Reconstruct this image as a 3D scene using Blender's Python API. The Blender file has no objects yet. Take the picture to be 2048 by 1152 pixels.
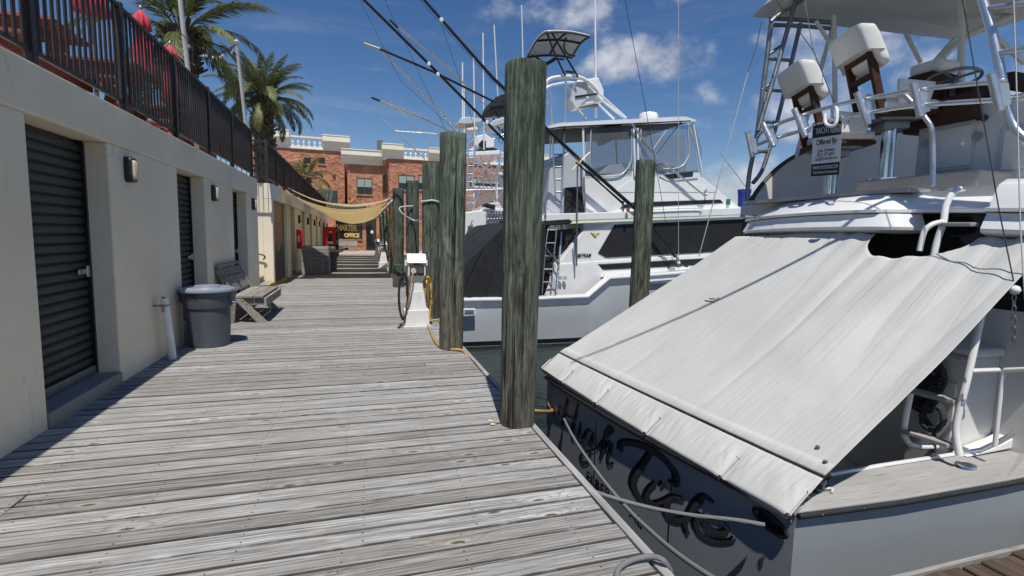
import bpy, math, random
from mathutils import Vector, Matrix, noise as mnoise
R = math.radians
random.seed(7)
scene = bpy.context.scene
col = scene.collection

# ------------------------------------------------------------------ camera
F, YAW, PIT, ROL, CH = 998.0, .2955, .1019, .0210, 1.6
c_f = Vector((math.sin(YAW)*math.cos(PIT), math.cos(YAW)*math.cos(PIT), -math.sin(PIT)))
r0 = Vector((math.cos(YAW), -math.sin(YAW), 0)); u0 = r0.cross(c_f)
c_r = r0*math.cos(ROL) + u0*math.sin(ROL); c_u = -r0*math.sin(ROL) + u0*math.cos(ROL)
cam_d = bpy.data.cameras.new('camera'); cam = bpy.data.objects.new('camera', cam_d); col.objects.link(cam)
cam_d.sensor_width = 36; cam_d.lens = 36*F/2048; cam_d.clip_start = .05; cam_d.clip_end = 6000
m = Matrix((c_r, c_u, -c_f)).transposed().to_4x4(); m.translation = (0, 0, CH); cam.matrix_world = m
scene.camera = cam
scene.render.resolution_x = 1024; scene.render.resolution_y = 576
CP = Vector((0, 0, CH))
def ray(px, py): return (c_r*((px-1024)/F) - c_u*((py-576)/F) + c_f)
def P(px, py, X=None, Y=None, Z=None):
    """point of the place seen at a pixel of the photograph, on a plane of known X, Y or Z"""
    d = ray(px, py)
    t = X/d.x if X is not None else Y/d.y if Y is not None else (Z-CH)/d.z
    return CP + d*t

# ------------------------------------------------------------------ sun and sky
SUN = Vector((-.075, -.47, 1)).normalized()
sl = bpy.data.lights.new('sun', 'SUN'); sl.energy = 5.0; sl.angle = R(.5); sl.color = (1, .955, .89)
so = bpy.data.objects.new('sun', sl); col.objects.link(so)
so.rotation_euler = SUN.to_track_quat('Z', 'Y').to_euler(); so.location = (0, 0, 60)
scene.view_settings.view_transform = 'Standard'; scene.view_settings.look = 'None'
scene.view_settings.exposure = -.08; scene.view_settings.gamma = 1; scene.view_settings.use_curve_mapping = False
world = bpy.data.worlds.new('World'); scene.world = world; world.use_nodes = True
def make_sky():
    nt = world.node_tree; N = nt.nodes; L = nt.links; N.clear()
    def mth(op, a, b=None, c=None):
        n = N.new('ShaderNodeMath'); n.operation = op
        for i, x in enumerate((a, b, c)):
            if x is None: continue
            if isinstance(x, (int, float)): n.inputs[i].default_value = x
            else: L.new(x, n.inputs[i])
        return n.outputs[0]
    sky = N.new('ShaderNodeTexSky'); sky.sky_type = 'NISHITA'; sky.sun_disc = False
    sky.sun_elevation = math.asin(SUN.z); sky.sun_rotation = math.atan2(SUN.x, SUN.y)
    sky.air_density = 1.0; sky.dust_density = .12; sky.ozone_density = 1.6; sky.altitude = 0
    tc = N.new('ShaderNodeTexCoord'); d = tc.outputs['Generated']
    sep = N.new('ShaderNodeSeparateXYZ'); L.new(d, sep.inputs[0])
    z = sep.outputs[2]
    # deeper blue of a clear coastal sky
    hs = N.new('ShaderNodeHueSaturation'); hs.inputs['Saturation'].default_value = 1.28; hs.inputs['Value'].default_value = 1.0
    hs.inputs['Hue'].default_value = .508
    L.new(sky.outputs[0], hs.inputs['Color'])
    # clouds: cumulus patches with a fractal edge, thin streaks in between
    def nz(sc, det, rough, sx=1, sy=1, sz=1, dist=0.):
        mp = N.new('ShaderNodeMapping'); mp.inputs['Scale'].default_value = (sx, sy, sz); L.new(d, mp.inputs[0])
        n = N.new('ShaderNodeTexNoise'); n.inputs['Scale'].default_value = sc; n.inputs['Detail'].default_value = det
        n.inputs['Roughness'].default_value = rough; n.inputs['Distortion'].default_value = dist
        L.new(mp.outputs[0], n.inputs[0]); return n.outputs[0]
    n1 = nz(11, 8, .56, 1, 1, 1.5); n2 = nz(5, 9, .62, .8, .8, 5, .5); n3 = nz(30, 5, .55)
    tot = None
    for px, py, rx, ry, w in ((1285, 118, 150, 62, 1.0), (1195, 15, 300, 70, .62), (1440, 195, 110, 45, .5), (1640, 120, 170, 160, .82),
                              (1430, 385, 190, 75, 1.15), (1560, 365, 170, 70, 1.05), (1450, 262, 150, 60, .5), (1590, 265, 150, 60, .6), (1960, 150, 260, 110, .6),
                              (1045, 190, 130, 60, .45), (1890, 60, 160, 50, .45), (850, 215, 120, 25, .35), (380, 130, 120, 30, .3)):
        c = ray(px, py).normalized(); e1 = c.cross(Vector((0, 0, 1))).normalized(); e2 = e1.cross(c)
        def dot(v):
            n = N.new('ShaderNodeVectorMath'); n.operation = 'DOT_PRODUCT'; L.new(d, n.inputs[0]); n.inputs[1].default_value = v; return n.outputs['Value']
        a = mth('MULTIPLY', dot(e1), F/rx); b = mth('MULTIPLY', dot(e2), F/ry)
        rr = mth('ADD', mth('MULTIPLY', a, a), mth('MULTIPLY', b, b))
        g = mth('MULTIPLY', mth('GREATER_THAN', dot(c), .2), mth('MULTIPLY', mth('MAXIMUM', mth('SUBTRACT', 1, rr), 0), w))
        tot = g if tot is None else mth('MAXIMUM', tot, g)
    den = mth('ADD', mth('MULTIPLY', tot, .74), mth('MULTIPLY', mth('SUBTRACT', n1, .5), 2.1))
    den = mth('ADD', den, mth('MULTIPLY', mth('SUBTRACT', n3, .5), .25))
    mr = N.new('ShaderNodeMapRange'); mr.interpolation_type = 'SMOOTHSTEP'; L.new(den, mr.inputs[0])
    mr.inputs[1].default_value = .26; mr.inputs[2].default_value = 1.05
    cum = mth('MULTIPLY', mr.outputs[0], mth('MINIMUM', mth('MULTIPLY', tot, 2.2), 1))
    mr2 = N.new('ShaderNodeMapRange'); mr2.interpolation_type = 'SMOOTHSTEP'; L.new(n2, mr2.inputs[0])
    mr2.inputs[1].default_value = .5; mr2.inputs[2].default_value = .85; mr2.inputs[4].default_value = .38
    lowf = N.new('ShaderNodeMapRange'); L.new(z, lowf.inputs[0]); lowf.inputs[1].default_value = .03; lowf.inputs[2].default_value = .35
    lowf.inputs[3].default_value = 1.0; lowf.inputs[4].default_value = .45
    wisp = mth('MULTIPLY', mr2.outputs[0], lowf.outputs[0])
    cov = mth('MINIMUM', mth('MAXIMUM', mth('MULTIPLY', cum, .86), wisp), .93)
    ramp = N.new('ShaderNodeMapRange'); L.new(n1, ramp.inputs[0]); ramp.inputs[1].default_value = .35; ramp.inputs[2].default_value = .75
    ramp.inputs[3].default_value = 5.2; ramp.inputs[4].default_value = 8.6
    cc = N.new('ShaderNodeCombineColor')
    L.new(mth('MULTIPLY', ramp.outputs[0], .93), cc.inputs[0]); L.new(mth('MULTIPLY', ramp.outputs[0], .97), cc.inputs[1]); L.new(mth('MULTIPLY', ramp.outputs[0], 1.07), cc.inputs[2])
    mx = N.new('ShaderNodeMix'); mx.data_type = 'RGBA'
    L.new(cov, mx.inputs[0]); L.new(hs.outputs[0], mx.inputs[6]); L.new(cc.outputs[0], mx.inputs[7])
    bg = N.new('ShaderNodeBackground'); bg.inputs[1].default_value = .092; L.new(mx.outputs[2], bg.inputs[0])
    out = N.new('ShaderNodeOutputWorld'); L.new(bg.outputs[0], out.inputs[0])
make_sky()

# ------------------------------------------------------------------ mesh helpers
OFF = {}
def V(*a): return Vector(a)
class MB:
    def __init__(s): s.v = []; s.f = []
    def add(s, vs, fs):
        o = len(s.v); s.v += [Vector(p) for p in vs]; s.f += [tuple(i+o for i in f) for f in fs]; return s
    def box(s, x0, x1, y0, y1, z0, z1):
        return s.add([(x0,y0,z0),(x1,y0,z0),(x1,y1,z0),(x0,y1,z0),(x0,y0,z1),(x1,y0,z1),(x1,y1,z1),(x0,y1,z1)],
                     [(0,3,2,1),(4,5,6,7),(0,1,5,4),(1,2,6,5),(2,3,7,6),(3,0,4,7)])
    def bar(s, a, b, w, h, up=(0,0,1)):
        """rectangular bar from a to b"""
        a = Vector(a); b = Vector(b); d = (b-a).normalized(); up = Vector(up)
        if abs(d.dot(up)) > .98: up = Vector((1,0,0))
        x = d.cross(up).normalized(); y = x.cross(d).normalized(); vs = []
        for p in (a, b):
            for i, j in ((-1,-1),(1,-1),(1,1),(-1,1)): vs.append(p + x*(i*w/2) + y*(j*h/2))
        return s.add(vs, [(0,3,2,1),(4,5,6,7),(0,1,5,4),(1,2,6,5),(2,3,7,6),(3,0,4,7)])
    def tube(s, pts, r, n=8):
        pts = [Vector(p) for p in pts]; k = len(pts)
        rs = r if isinstance(r, (list, tuple)) else [r]*k
        t0 = (pts[1]-pts[0]).normalized()
        x = t0.cross(Vector((0,0,1)) if abs(t0.z) < .9 else Vector((1,0,0))).normalized(); vs = []; fs = []
        for i, p in enumerate(pts):
            t = ((pts[min(i+1,k-1)]-pts[max(i-1,0)])).normalized()
            x = (x - t*x.dot(t)).normalized(); y = t.cross(x)
            for j in range(n):
                a = 2*math.pi*j/n; vs.append(p + (x*math.cos(a)+y*math.sin(a))*rs[i])
        for i in range(k-1):
            for j in range(n):
                fs.append((i*n+j, i*n+(j+1)%n, (i+1)*n+(j+1)%n, (i+1)*n+j))
        fs.append(tuple(range(n-1,-1,-1))); fs.append(tuple((k-1)*n+j for j in range(n)))
        return s.add(vs, fs)
    def lathe(s, prof, c=(0,0,0), n=24, sx=1, sy=1):
        vs = []; fs = []; c = Vector(c); k = len(prof)
        for r, z in prof:
            for j in range(n):
                a = 2*math.pi*j/n; vs.append(c + Vector((r*math.cos(a)*sx, r*math.sin(a)*sy, z)))
        for i in range(k-1):
            for j in range(n): fs.append((i*n+j, i*n+(j+1)%n, (i+1)*n+(j+1)%n, (i+1)*n+j))
        fs.append(tuple(range(n-1,-1,-1))); fs.append(tuple((k-1)*n+j for j in range(n)))
        return s.add(vs, fs)
    def prism(s, poly, axis, a0, a1, in0=None, in1=None):
        """poly of 2D points swept along an axis; in0/in1 optional own outlines for the two ends"""
        k = len(poly); vs = []
        def mk(q, a):
            return (a,q[0],q[1]) if axis == 'x' else (q[0],a,q[1]) if axis == 'y' else (q[0],q[1],a)
        for q in (in0 or poly): vs.append(mk(q, a0))
        for q in (in1 or poly): vs.append(mk(q, a1))
        fs = [tuple(range(k)), tuple(range(2*k-1, k-1, -1))] + [(i, i+k, (i+1)%k+k, (i+1)%k) for i in range(k)]
        return s.add(vs, fs)
    def loft(s, rings, closed=True, caps=True):
        n = len(rings[0]); vs = [p for r in rings for p in r]; fs = []
        for i in range(len(rings)-1):
            for j in range(n if closed else n-1):
                fs.append((i*n+j, i*n+(j+1)%n, (i+1)*n+(j+1)%n, (i+1)*n+j))
        if caps and closed: fs.append(tuple(range(n-1,-1,-1))); fs.append(tuple((len(rings)-1)*n+j for j in range(n)))
        return s.add(vs, fs)
    def build(s, name, mat, parent=None, smooth=None, bevel=0, solid=0, seg=2, fix=True):
        o = OFF.get(parent, Vector((0,0,0))) if parent else Vector((0,0,0))
        me = bpy.data.meshes.new(name); me.from_pydata([p-o for p in s.v], [], s.f)
        if fix:
            import bmesh
            bm = bmesh.new(); bm.from_mesh(me); bmesh.ops.recalc_face_normals(bm, faces=bm.faces[:]); bm.to_mesh(me); bm.free()
        me.materials.append(mat); ob = bpy.data.objects.new(name, me); col.objects.link(ob)
        if parent: ob.parent = parent; OFF[ob] = o
        if smooth is not None:
            me.shade_smooth(); me.set_sharp_from_angle(angle=R(smooth))
        if bevel:
            b = ob.modifiers.new('b', 'BEVEL'); b.width = bevel; b.segments = seg; b.limit_method = 'ANGLE'; b.angle_limit = R(40)
        if solid:
            b = ob.modifiers.new('s', 'SOLIDIFY'); b.thickness = solid; b.offset = 0
        return ob
def tag(o, label, cat, group=None):
    o['label'] = label; o['category'] = cat
    if group: o['group'] = group
    return o
def struct(o, kind='structure'): o['kind'] = kind; return o
def thing(name, label, cat, loc=(0,0,0), group=None):
    o = bpy.data.objects.new(name, None); col.objects.link(o); o.location = loc; o.empty_display_size = .1
    OFF[o] = Vector(loc); return tag(o, label, cat, group)
def kid(mesh_ob, parent, loc=(0,0,0), name=None):
    """another object with the same mesh data"""
    o = mesh_ob.copy(); col.objects.link(o); o.parent = parent; o.location = loc
    if name: o.name = name
    return o
def copy_tree(o, parent=None):
    c = o.copy(); col.objects.link(c); c.parent = parent
    for ch in o.children: copy_tree(ch, c)
    return c
def text_mesh(body, size, o, xd, yd, depth=.002, bold=0., align='CENTER', shear=0., width=None, space=1.0):
    cu = bpy.data.curves.new('t', 'FONT'); cu.body = body; cu.size = size; cu.align_x = align; cu.align_y = 'CENTER'
    cu.extrude = depth/2; cu.offset = bold; cu.shear = shear; cu.resolution_u = 3; cu.space_character = space
    to = bpy.data.objects.new('t', cu); col.objects.link(to); bpy.context.view_layer.update()
    me = bpy.data.meshes.new_from_object(to.evaluated_get(bpy.context.evaluated_depsgraph_get()))
    xd = Vector(xd).normalized(); yd = Vector(yd).normalized(); zd = xd.cross(yd); o = Vector(o)
    ws = [v.co.x for v in me.vertices]; k = (width/(max(ws)-min(ws))) if width else 1
    b = MB(); b.v = [o + xd*(v.co.x*k) + yd*v.co.y + zd*v.co.z for v in me.vertices]
    b.f = [tuple(p.vertices) for p in me.polygons]
    bpy.data.objects.remove(to); return b
def arc(pts, n=8):
    """smooth curve through points (Catmull-Rom)"""
    p = [Vector(q) for q in pts]; out = []
    for i in range(len(p)-1):
        a = p[max(i-1,0)]; b = p[i]; c = p[i+1]; d = p[min(i+2,len(p)-1)]
        for k in range(n):
            t = k/n; out.append(.5*((2*b)+(c-a)*t+(2*a-5*b+4*c-d)*t*t+(3*b-a-3*c+d)*t*t*t))
    out.append(p[-1]); return out

# ------------------------------------------------------------------ materials
def nodes(name):
    m = bpy.data.materials.new(name); m.use_nodes = True; nt = m.node_tree; return m, nt, nt.nodes, nt.links, nt.nodes['Principled BSDF']
class NB:
    def __init__(s, nt): s.N = nt.nodes; s.L = nt.links
    def put(s, inp, x):
        if isinstance(x, (int, float)): inp.default_value = x
        elif isinstance(x, (tuple, list)): inp.default_value = tuple(x)+((1,) if len(x) == 3 and len(inp.default_value) == 4 else ())
        else: s.L.new(x, inp)
    def math(s, op, a, b=None, c=None):
        n = s.N.new('ShaderNodeMath'); n.operation = op
        for i, x in enumerate((a, b, c)):
            if x is not None: s.put(n.inputs[i], x)
        return n.outputs[0]
    def coord(s, kind='Object', scale=(1,1,1), loc=None):
        t = s.N.new('ShaderNodeTexCoord'); mp = s.N.new('ShaderNodeMapping'); mp.inputs['Scale'].default_value = scale
        s.L.new(t.outputs[kind], mp.inputs[0])
        if loc is not None: s.L.new(loc, mp.inputs['Location'])
        return mp.outputs[0]
    def noise(s, vec, scale, det=4, rough=.55, dist=0):
        n = s.N.new('ShaderNodeTexNoise'); s.L.new(vec, n.inputs[0]); n.inputs['Scale'].default_value = scale
        n.inputs['Detail'].default_value = det; n.inputs['Roughness'].default_value = rough; n.inputs['Distortion'].default_value = dist; return n.outputs[0]
    def voro(s, vec, scale, feature='F1', rnd=1):
        n = s.N.new('ShaderNodeTexVoronoi'); s.L.new(vec, n.inputs[0]); n.inputs['Scale'].default_value = scale; n.feature = feature
        n.inputs['Randomness'].default_value = rnd; return n.outputs[0]
    def mr(s, x, a, b, c=0, d=1, smooth=True):
        n = s.N.new('ShaderNodeMapRange'); s.put(n.inputs[0], x)
        if smooth: n.interpolation_type = 'SMOOTHSTEP'
        for i, q in enumerate((a, b, c, d)): n.inputs[i+1].default_value = q
        return n.outputs[0]
    def mix(s, fac, a, b, mode='MIX'):
        n = s.N.new('ShaderNodeMix'); n.data_type = 'RGBA'; n.blend_type = mode
        s.put(n.inputs[0], fac); s.put(n.inputs[6], a); s.put(n.inputs[7], b); return n.outputs[2]
    def bump(s, bsdf, h, strength=.3, dist=.01):
        n = s.N.new('ShaderNodeBump'); n.inputs['Strength'].default_value = strength; n.inputs['Distance'].default_value = dist
        s.L.new(h, n.inputs['Height']); s.L.new(n.outputs[0], bsdf.inputs['Normal'])
    def rnd(s): return s.N.new('ShaderNodeObjectInfo').outputs['Random']
def pm(name, c, rough=.5, metal=0, var=.12, scale=4, bump=0, bscale=60, dirt=None, dirt_amt=.3, dscale=(3,3,.6), spec=.5, coat=0, bdist=.004, rvar=0):
    """paint, metal, plastic, cloth: base colour with uneven tone, optional streaky dirt and fine relief"""
    m, nt, N, L, b = nodes(name); k = NB(nt); co = k.coord()
    n = k.noise(co, scale, 5); f = k.mr(n, .3, .7)
    cd = tuple(x*(1-var) for x in c); cl = tuple(min(1, x*(1+var)) for x in c)
    out = k.mix(f, cd, cl)
    if dirt:
        q = k.noise(k.coord(scale=dscale), 3, 6, .65); out = k.mix(k.mr(q, .5, .78, 0, dirt_amt), out, dirt)
    if rvar:
        out = k.mix(1, out, k.mix(k.rnd(), tuple([1-rvar]*3), tuple([1+rvar]*3)), 'MULTIPLY')
    L.new(out, b.inputs['Base Color']); b.inputs['Metallic'].default_value = metal; b.inputs['Specular IOR Level'].default_value = spec
    if coat: b.inputs['Coat Weight'].default_value = coat; b.inputs['Coat Roughness'].default_value = .06
    L.new(k.mr(k.noise(co, scale*3, 3), .3, .7, max(.02, rough*.85), min(1, rough*1.15)), b.inputs['Roughness'])
    if bump: k.bump(b, k.noise(co, bscale, 4, .6), bump, bdist)
    return m
def wood(name, dark, light, axis='x', rnd=True, knots=.6, bump=.5, tint=None, tintamt=.35, gscale=1., nails=False, spread=.5, knotscale=1.):
    """weathered timber, grain along one axis of the object"""
    m, nt, N, L, b = nodes(name); k = NB(nt)
    i = 'xyz'.index(axis)
    off = None
    if rnd:
        r = k.rnd(); cx = N.new('ShaderNodeCombineXYZ')
        for q, mul in enumerate((71., 37., 53.)): L.new(k.math('MULTIPLY', r, mul), cx.inputs[q])
        off = cx.outputs[0]
    def sc(along, across): return tuple(along if q == i else across for q in range(3))
    g = k.noise(k.coord(scale=sc(1.1*gscale, 26*gscale), loc=off), 1, 7, .62, .5)
    g2 = k.noise(k.coord(scale=sc(3.5*gscale, 110*gscale), loc=off), 1, 4, .6, .3)
    broad = k.noise(k.coord(scale=sc(.9, 2.2), loc=off), 1, 4, .6)
    tone = k.math('ADD', k.math('MULTIPLY', g, .6), k.math('MULTIPLY', g2, .4))
    tone = k.mr(tone, .33, .67)
    cst = k.mix(tone, dark, light)
    cst = k.mix(k.mr(broad, .35, .72, 0, .55), cst, tuple(x*.62 for x in light))
    if tint: cst = k.mix(k.mr(k.noise(k.coord(scale=sc(.7, 3.5), loc=off), 1.3, 3), .5, .75, 0, tintamt), cst, tint)
    kn = None
    if knots:
        vv = k.coord(scale=sc(2.1*knotscale, 7.5*knotscale), loc=off)
        d = k.voro(vv, 1.0)
        ring = k.math('SINE', k.math('MULTIPLY', d, 75))
        kn = k.mr(d, .03, .13, 1, 0)
        halo = k.mr(d, .06, .34, 1, 0)
        cst = k.mix(k.math('MULTIPLY', halo, .28*knots), cst, tuple(x*.45 for x in dark))
        cst = k.mix(k.math('MULTIPLY', kn, .75*knots), cst, tuple(x*.28 for x in dark))
        cst = k.mix(k.math('MULTIPLY', k.math('MULTIPLY', halo, k.mr(ring, .2, 1)), .35*knots), cst, light)
    crack = k.mr(k.noise(k.coord(scale=sc(1.6*gscale, 60*gscale), loc=off), 1, 3, .5, .2), .30, .345, 1, 0)
    cst = k.mix(k.math('MULTIPLY', crack, .75), cst, tuple(x*.3 for x in dark))
    if nails:
        t = N.new('ShaderNodeTexCoord'); sp = N.new('ShaderNodeSeparateXYZ'); L.new(t.outputs['Object'], sp.inputs[0])
        fx = k.math('MULTIPLY', k.math('SUBTRACT', k.math('FRACT', k.math('ADD', k.math('MULTIPLY', sp.outputs[0], 1/.61), .3)), .5), .61)
        fy = k.math('SUBTRACT', k.math('ABSOLUTE', sp.outputs[1]), .038)
        dd = k.math('ADD', k.math('MULTIPLY', fx, fx), k.math('MULTIPLY', fy, fy))
        cst = k.mix(k.mr(dd, .000012, .00004, .85, 0), cst, (.02, .017, .014))
    if rnd:
        cst = k.mix(1, cst, k.mix(k.rnd(), (1-spread*.55,)*3, (1+spread*.45,)*3), 'MULTIPLY')
    L.new(cst, b.inputs['Base Color']); b.inputs['Roughness'].default_value = .85; b.inputs['Specular IOR Level'].default_value = .25
    hgt = k.math('SUBTRACT', tone, k.math('MULTIPLY', crack, 1.6))
    k.bump(b, hgt, bump, .004)
    return m

def deck_wood():
    """silvered softwood boards: growth rings that flow round knots, checks, nail heads, board to board variation"""
    m, nt, N, L, b = nodes('silvered_deck_wood'); k = NB(nt); r = k.rnd()
    cx = N.new('ShaderNodeCombineXYZ')
    for q, mul in enumerate((71., 37., 53.)): L.new(k.math('MULTIPLY', r, mul), cx.inputs[q])
    off = cx.outputs[0]
    t = N.new('ShaderNodeTexCoord'); sp = N.new('ShaderNodeSeparateXYZ'); L.new(t.outputs['Object'], sp.inputs[0])
    y = sp.outputs[1]
    kvn = N.new('ShaderNodeTexVoronoi'); kvn.voronoi_dimensions = '2D'; L.new(k.coord(scale=(1.0, 3.6, 1), loc=off), kvn.inputs[0]); kvn.inputs['Scale'].default_value = 1.0; kv = kvn.outputs[0]
    kb = k.mr(kv, .0, .42, 1, 0)
    n = k.noise(k.coord(scale=(.55, 2.6, 2.6), loc=off), 1, 3, .5)
    ph = k.math('ADD', k.math('ADD', k.math('MULTIPLY', y, 260), k.math('MULTIPLY', n, 30)), k.math('MULTIPLY', k.math('POWER', kb, 2), 26))
    ring = k.mr(k.math('SINE', ph), .15, 1.0)
    fine = k.noise(k.coord(scale=(5, 210, 210), loc=off), 1, 5, .65)
    fib = k.noise(k.coord(scale=(1.5, 75, 75), loc=off), 1, 6, .65, .4)
    broad = k.noise(k.coord(scale=(1.3, 3.5, 3.5), loc=off), 1, 5, .6)
    lite, dark = (.49,.49,.48), (.135,.132,.126)
    tone = k.math('ADD', k.math('MULTIPLY', fib, .55), k.math('MULTIPLY', fine, .45))
    c = k.mix(k.mr(tone, .36, .62), dark, lite)
    c = k.mix(k.math('MULTIPLY', ring, .36), c, (.13,.125,.115))
    c = k.mix(k.mr(broad, .42, .75, 0, .45), c, (.24,.225,.20))
    c = k.mix(k.mr(k.noise(k.coord(scale=(.8, 6, 6), loc=off), 1.4, 3), .54, .74, 0, .5), c, (.32,.255,.175))
    c = k.mix(k.mr(k.noise(k.coord(scale=(2.2, 20, 20), loc=off), 1.2, 4), .58, .72, 0, .5), c, (.60,.59,.57))
    halo = k.mr(kv, .04, .115, 1, 0); core = k.mr(kv, .022, .052, 1, 0)
    c = k.mix(k.math('MULTIPLY', halo, .55), c, (.50,.485,.455)); c = k.mix(k.math('MULTIPLY', core, .9), c, (.06,.052,.042))
    crack = k.mr(k.noise(k.coord(scale=(1.0, 62, 62), loc=off), 1, 3, .5, .25), .305, .345, 1, 0)
    c = k.mix(k.math('MULTIPLY', crack, .6), c, (.035,.03,.025))
    edge = k.mr(k.math('ABSOLUTE', y), .0585, .066, 0, .85)
    c = k.mix(k.math('MULTIPLY', edge, k.mr(k.noise(k.coord(scale=(3, 1, 1), loc=off), 2, 3), .2, .5)), c, (.07,.062,.052))
    fx = k.math('MULTIPLY', k.math('SUBTRACT', k.math('FRACT', k.math('ADD', k.math('MULTIPLY', k.math('ADD', sp.outputs[0], k.math('MULTIPLY', r, .03)), 1/.61), .3)), .5), .61)
    fy = k.math('SUBTRACT', k.math('ABSOLUTE', y), .036)
    dd = k.math('ADD', k.math('MULTIPLY', fx, fx), k.math('MULTIPLY', fy, fy))
    c = k.mix(k.mr(dd, .000010, .00005, .9, 0), c, (.03,.022,.016))
    c = k.mix(1, c, k.mix(k.math('FRACT', k.math('MULTIPLY', r, 7.31)), (.74,.72,.69), (1.10,1.10,1.10)), 'MULTIPLY')
    L.new(c, b.inputs['Base Color']); b.inputs['Roughness'].default_value = .85; b.inputs['Specular IOR Level'].default_value = .25
    h = k.math('SUBTRACT', k.math('SUBTRACT', tone, k.math('MULTIPLY', ring, .35)), k.math('MULTIPLY', k.math('ADD', crack, core), 1.5))
    k.bump(b, h, .8, .005); return m
# ------------------------------------------------------------------ material set
M = {}
M['plank'] = deck_wood()
M['dark_plank'] = wood('brown_deck_wood', (.030,.020,.014), (.15,.105,.075), 'y', knots=.3, bump=.6, spread=.4)
M['edge_wood'] = wood('edge_wood', (.17,.165,.16), (.42,.41,.40), 'y', knots=.3, bump=.6, spread=.3)
M['bench_wood'] = wood('bench_wood', (.15,.135,.11), (.40,.375,.33), 'y', knots=.6, bump=.5, spread=.35)
M['crate_wood'] = wood('crate_wood', (.17,.16,.145), (.40,.385,.36), 'x', knots=.4, bump=.5, spread=.35)
M['post_wood'] = wood('brown_post_wood', (.10,.055,.03), (.26,.15,.08), 'z', knots=.4, bump=.7, spread=.2)
M['table_wood'] = wood('red_table_wood', (.16,.045,.035), (.36,.11,.09), 'x', knots=.2, bump=.3, spread=.3)
M['teak'] = wood('grey_teak', (.33,.32,.31), (.42,.41,.40), 'x', rnd=False, knots=.15, bump=.2, gscale=2, tint=(.34,.32,.30))
M['teak_strip'] = wood('teak_strip', (.15,.125,.10), (.30,.25,.205), 'x', knots=0, bump=.3, gscale=2, spread=.2)
M['varnish'] = wood('varnished_teak', (.028,.014,.009), (.085,.040,.023), 'z', rnd=False, knots=0, bump=.1, gscale=2)
def piling_mat():
    m, nt, N, L, b = nodes('treated_piling_wood'); k = NB(nt)
    r = k.rnd(); cx = N.new('ShaderNodeCombineXYZ')
    for q, mul in enumerate((41., 67., 29.)): L.new(k.math('MULTIPLY', r, mul), cx.inputs[q])
    off = cx.outputs[0]
    g = k.noise(k.coord(scale=(15,15,1.9), loc=off), 1, 8, .66, 1.6)
    g2 = k.noise(k.coord(scale=(60,60,2.6), loc=off), 1, 4, .6, .4)
    tone = k.mr(k.math('ADD', k.math('MULTIPLY', g, .62), k.math('MULTIPLY', g2, .38)), .36, .65)
    green = k.mix(tone, (.036,.049,.037), (.20,.245,.18))
    grey = k.mix(tone, (.045,.042,.033), (.25,.235,.19))
    t = N.new('ShaderNodeTexCoord'); sp = N.new('ShaderNodeSeparateXYZ'); L.new(t.outputs['Object'], sp.inputs[0])
    pn = k.noise(k.coord(scale=(1.2,1.2,.7), loc=off), 1.6, 4, .6)
    hz = k.math('ADD', sp.outputs[2], k.math('MULTIPLY', k.math('SUBTRACT', pn, .5), 2.6))
    f = k.mr(hz, .3, 1.9)
    c = k.mix(f, grey, green)
    c = k.mix(k.mr(k.noise(k.coord(scale=(9,9,2.0), loc=off), 1, 6, .68, .8), .54, .70, 0, .6), c, (.30,.335,.26))
    d = k.voro(k.coord(scale=(5,5,1.1), loc=off), 1.0)
    c = k.mix(k.mr(d, .05, .17, .75, 0), c, (.03,.026,.02))
    ring = k.mr(k.math('SINE', k.math('MULTIPLY', d, 60)), 0, 1)
    c = k.mix(k.math('MULTIPLY', ring, k.mr(d, .1, .42, .32, 0)), c, (.035,.035,.028))
    crack = k.mr(k.noise(k.coord(scale=(16,16,.35), loc=off), 1, 3, .5, .6), .295, .33, 1, 0)
    c = k.mix(k.math('MULTIPLY', crack, .9), c, (.012,.011,.009))
    c = k.mix(1, c, k.mix(r, (.72,.72,.74), (1.2,1.2,1.16)), 'MULTIPLY')
    L.new(c, b.inputs['Base Color']); b.inputs['Roughness'].default_value = .88; b.inputs['Specular IOR Level'].default_value = .2
    k.bump(b, k.math('SUBTRACT', tone, k.math('MULTIPLY', crack, 3)), .8, .012); return m
M['piling'] = piling_mat()
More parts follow.
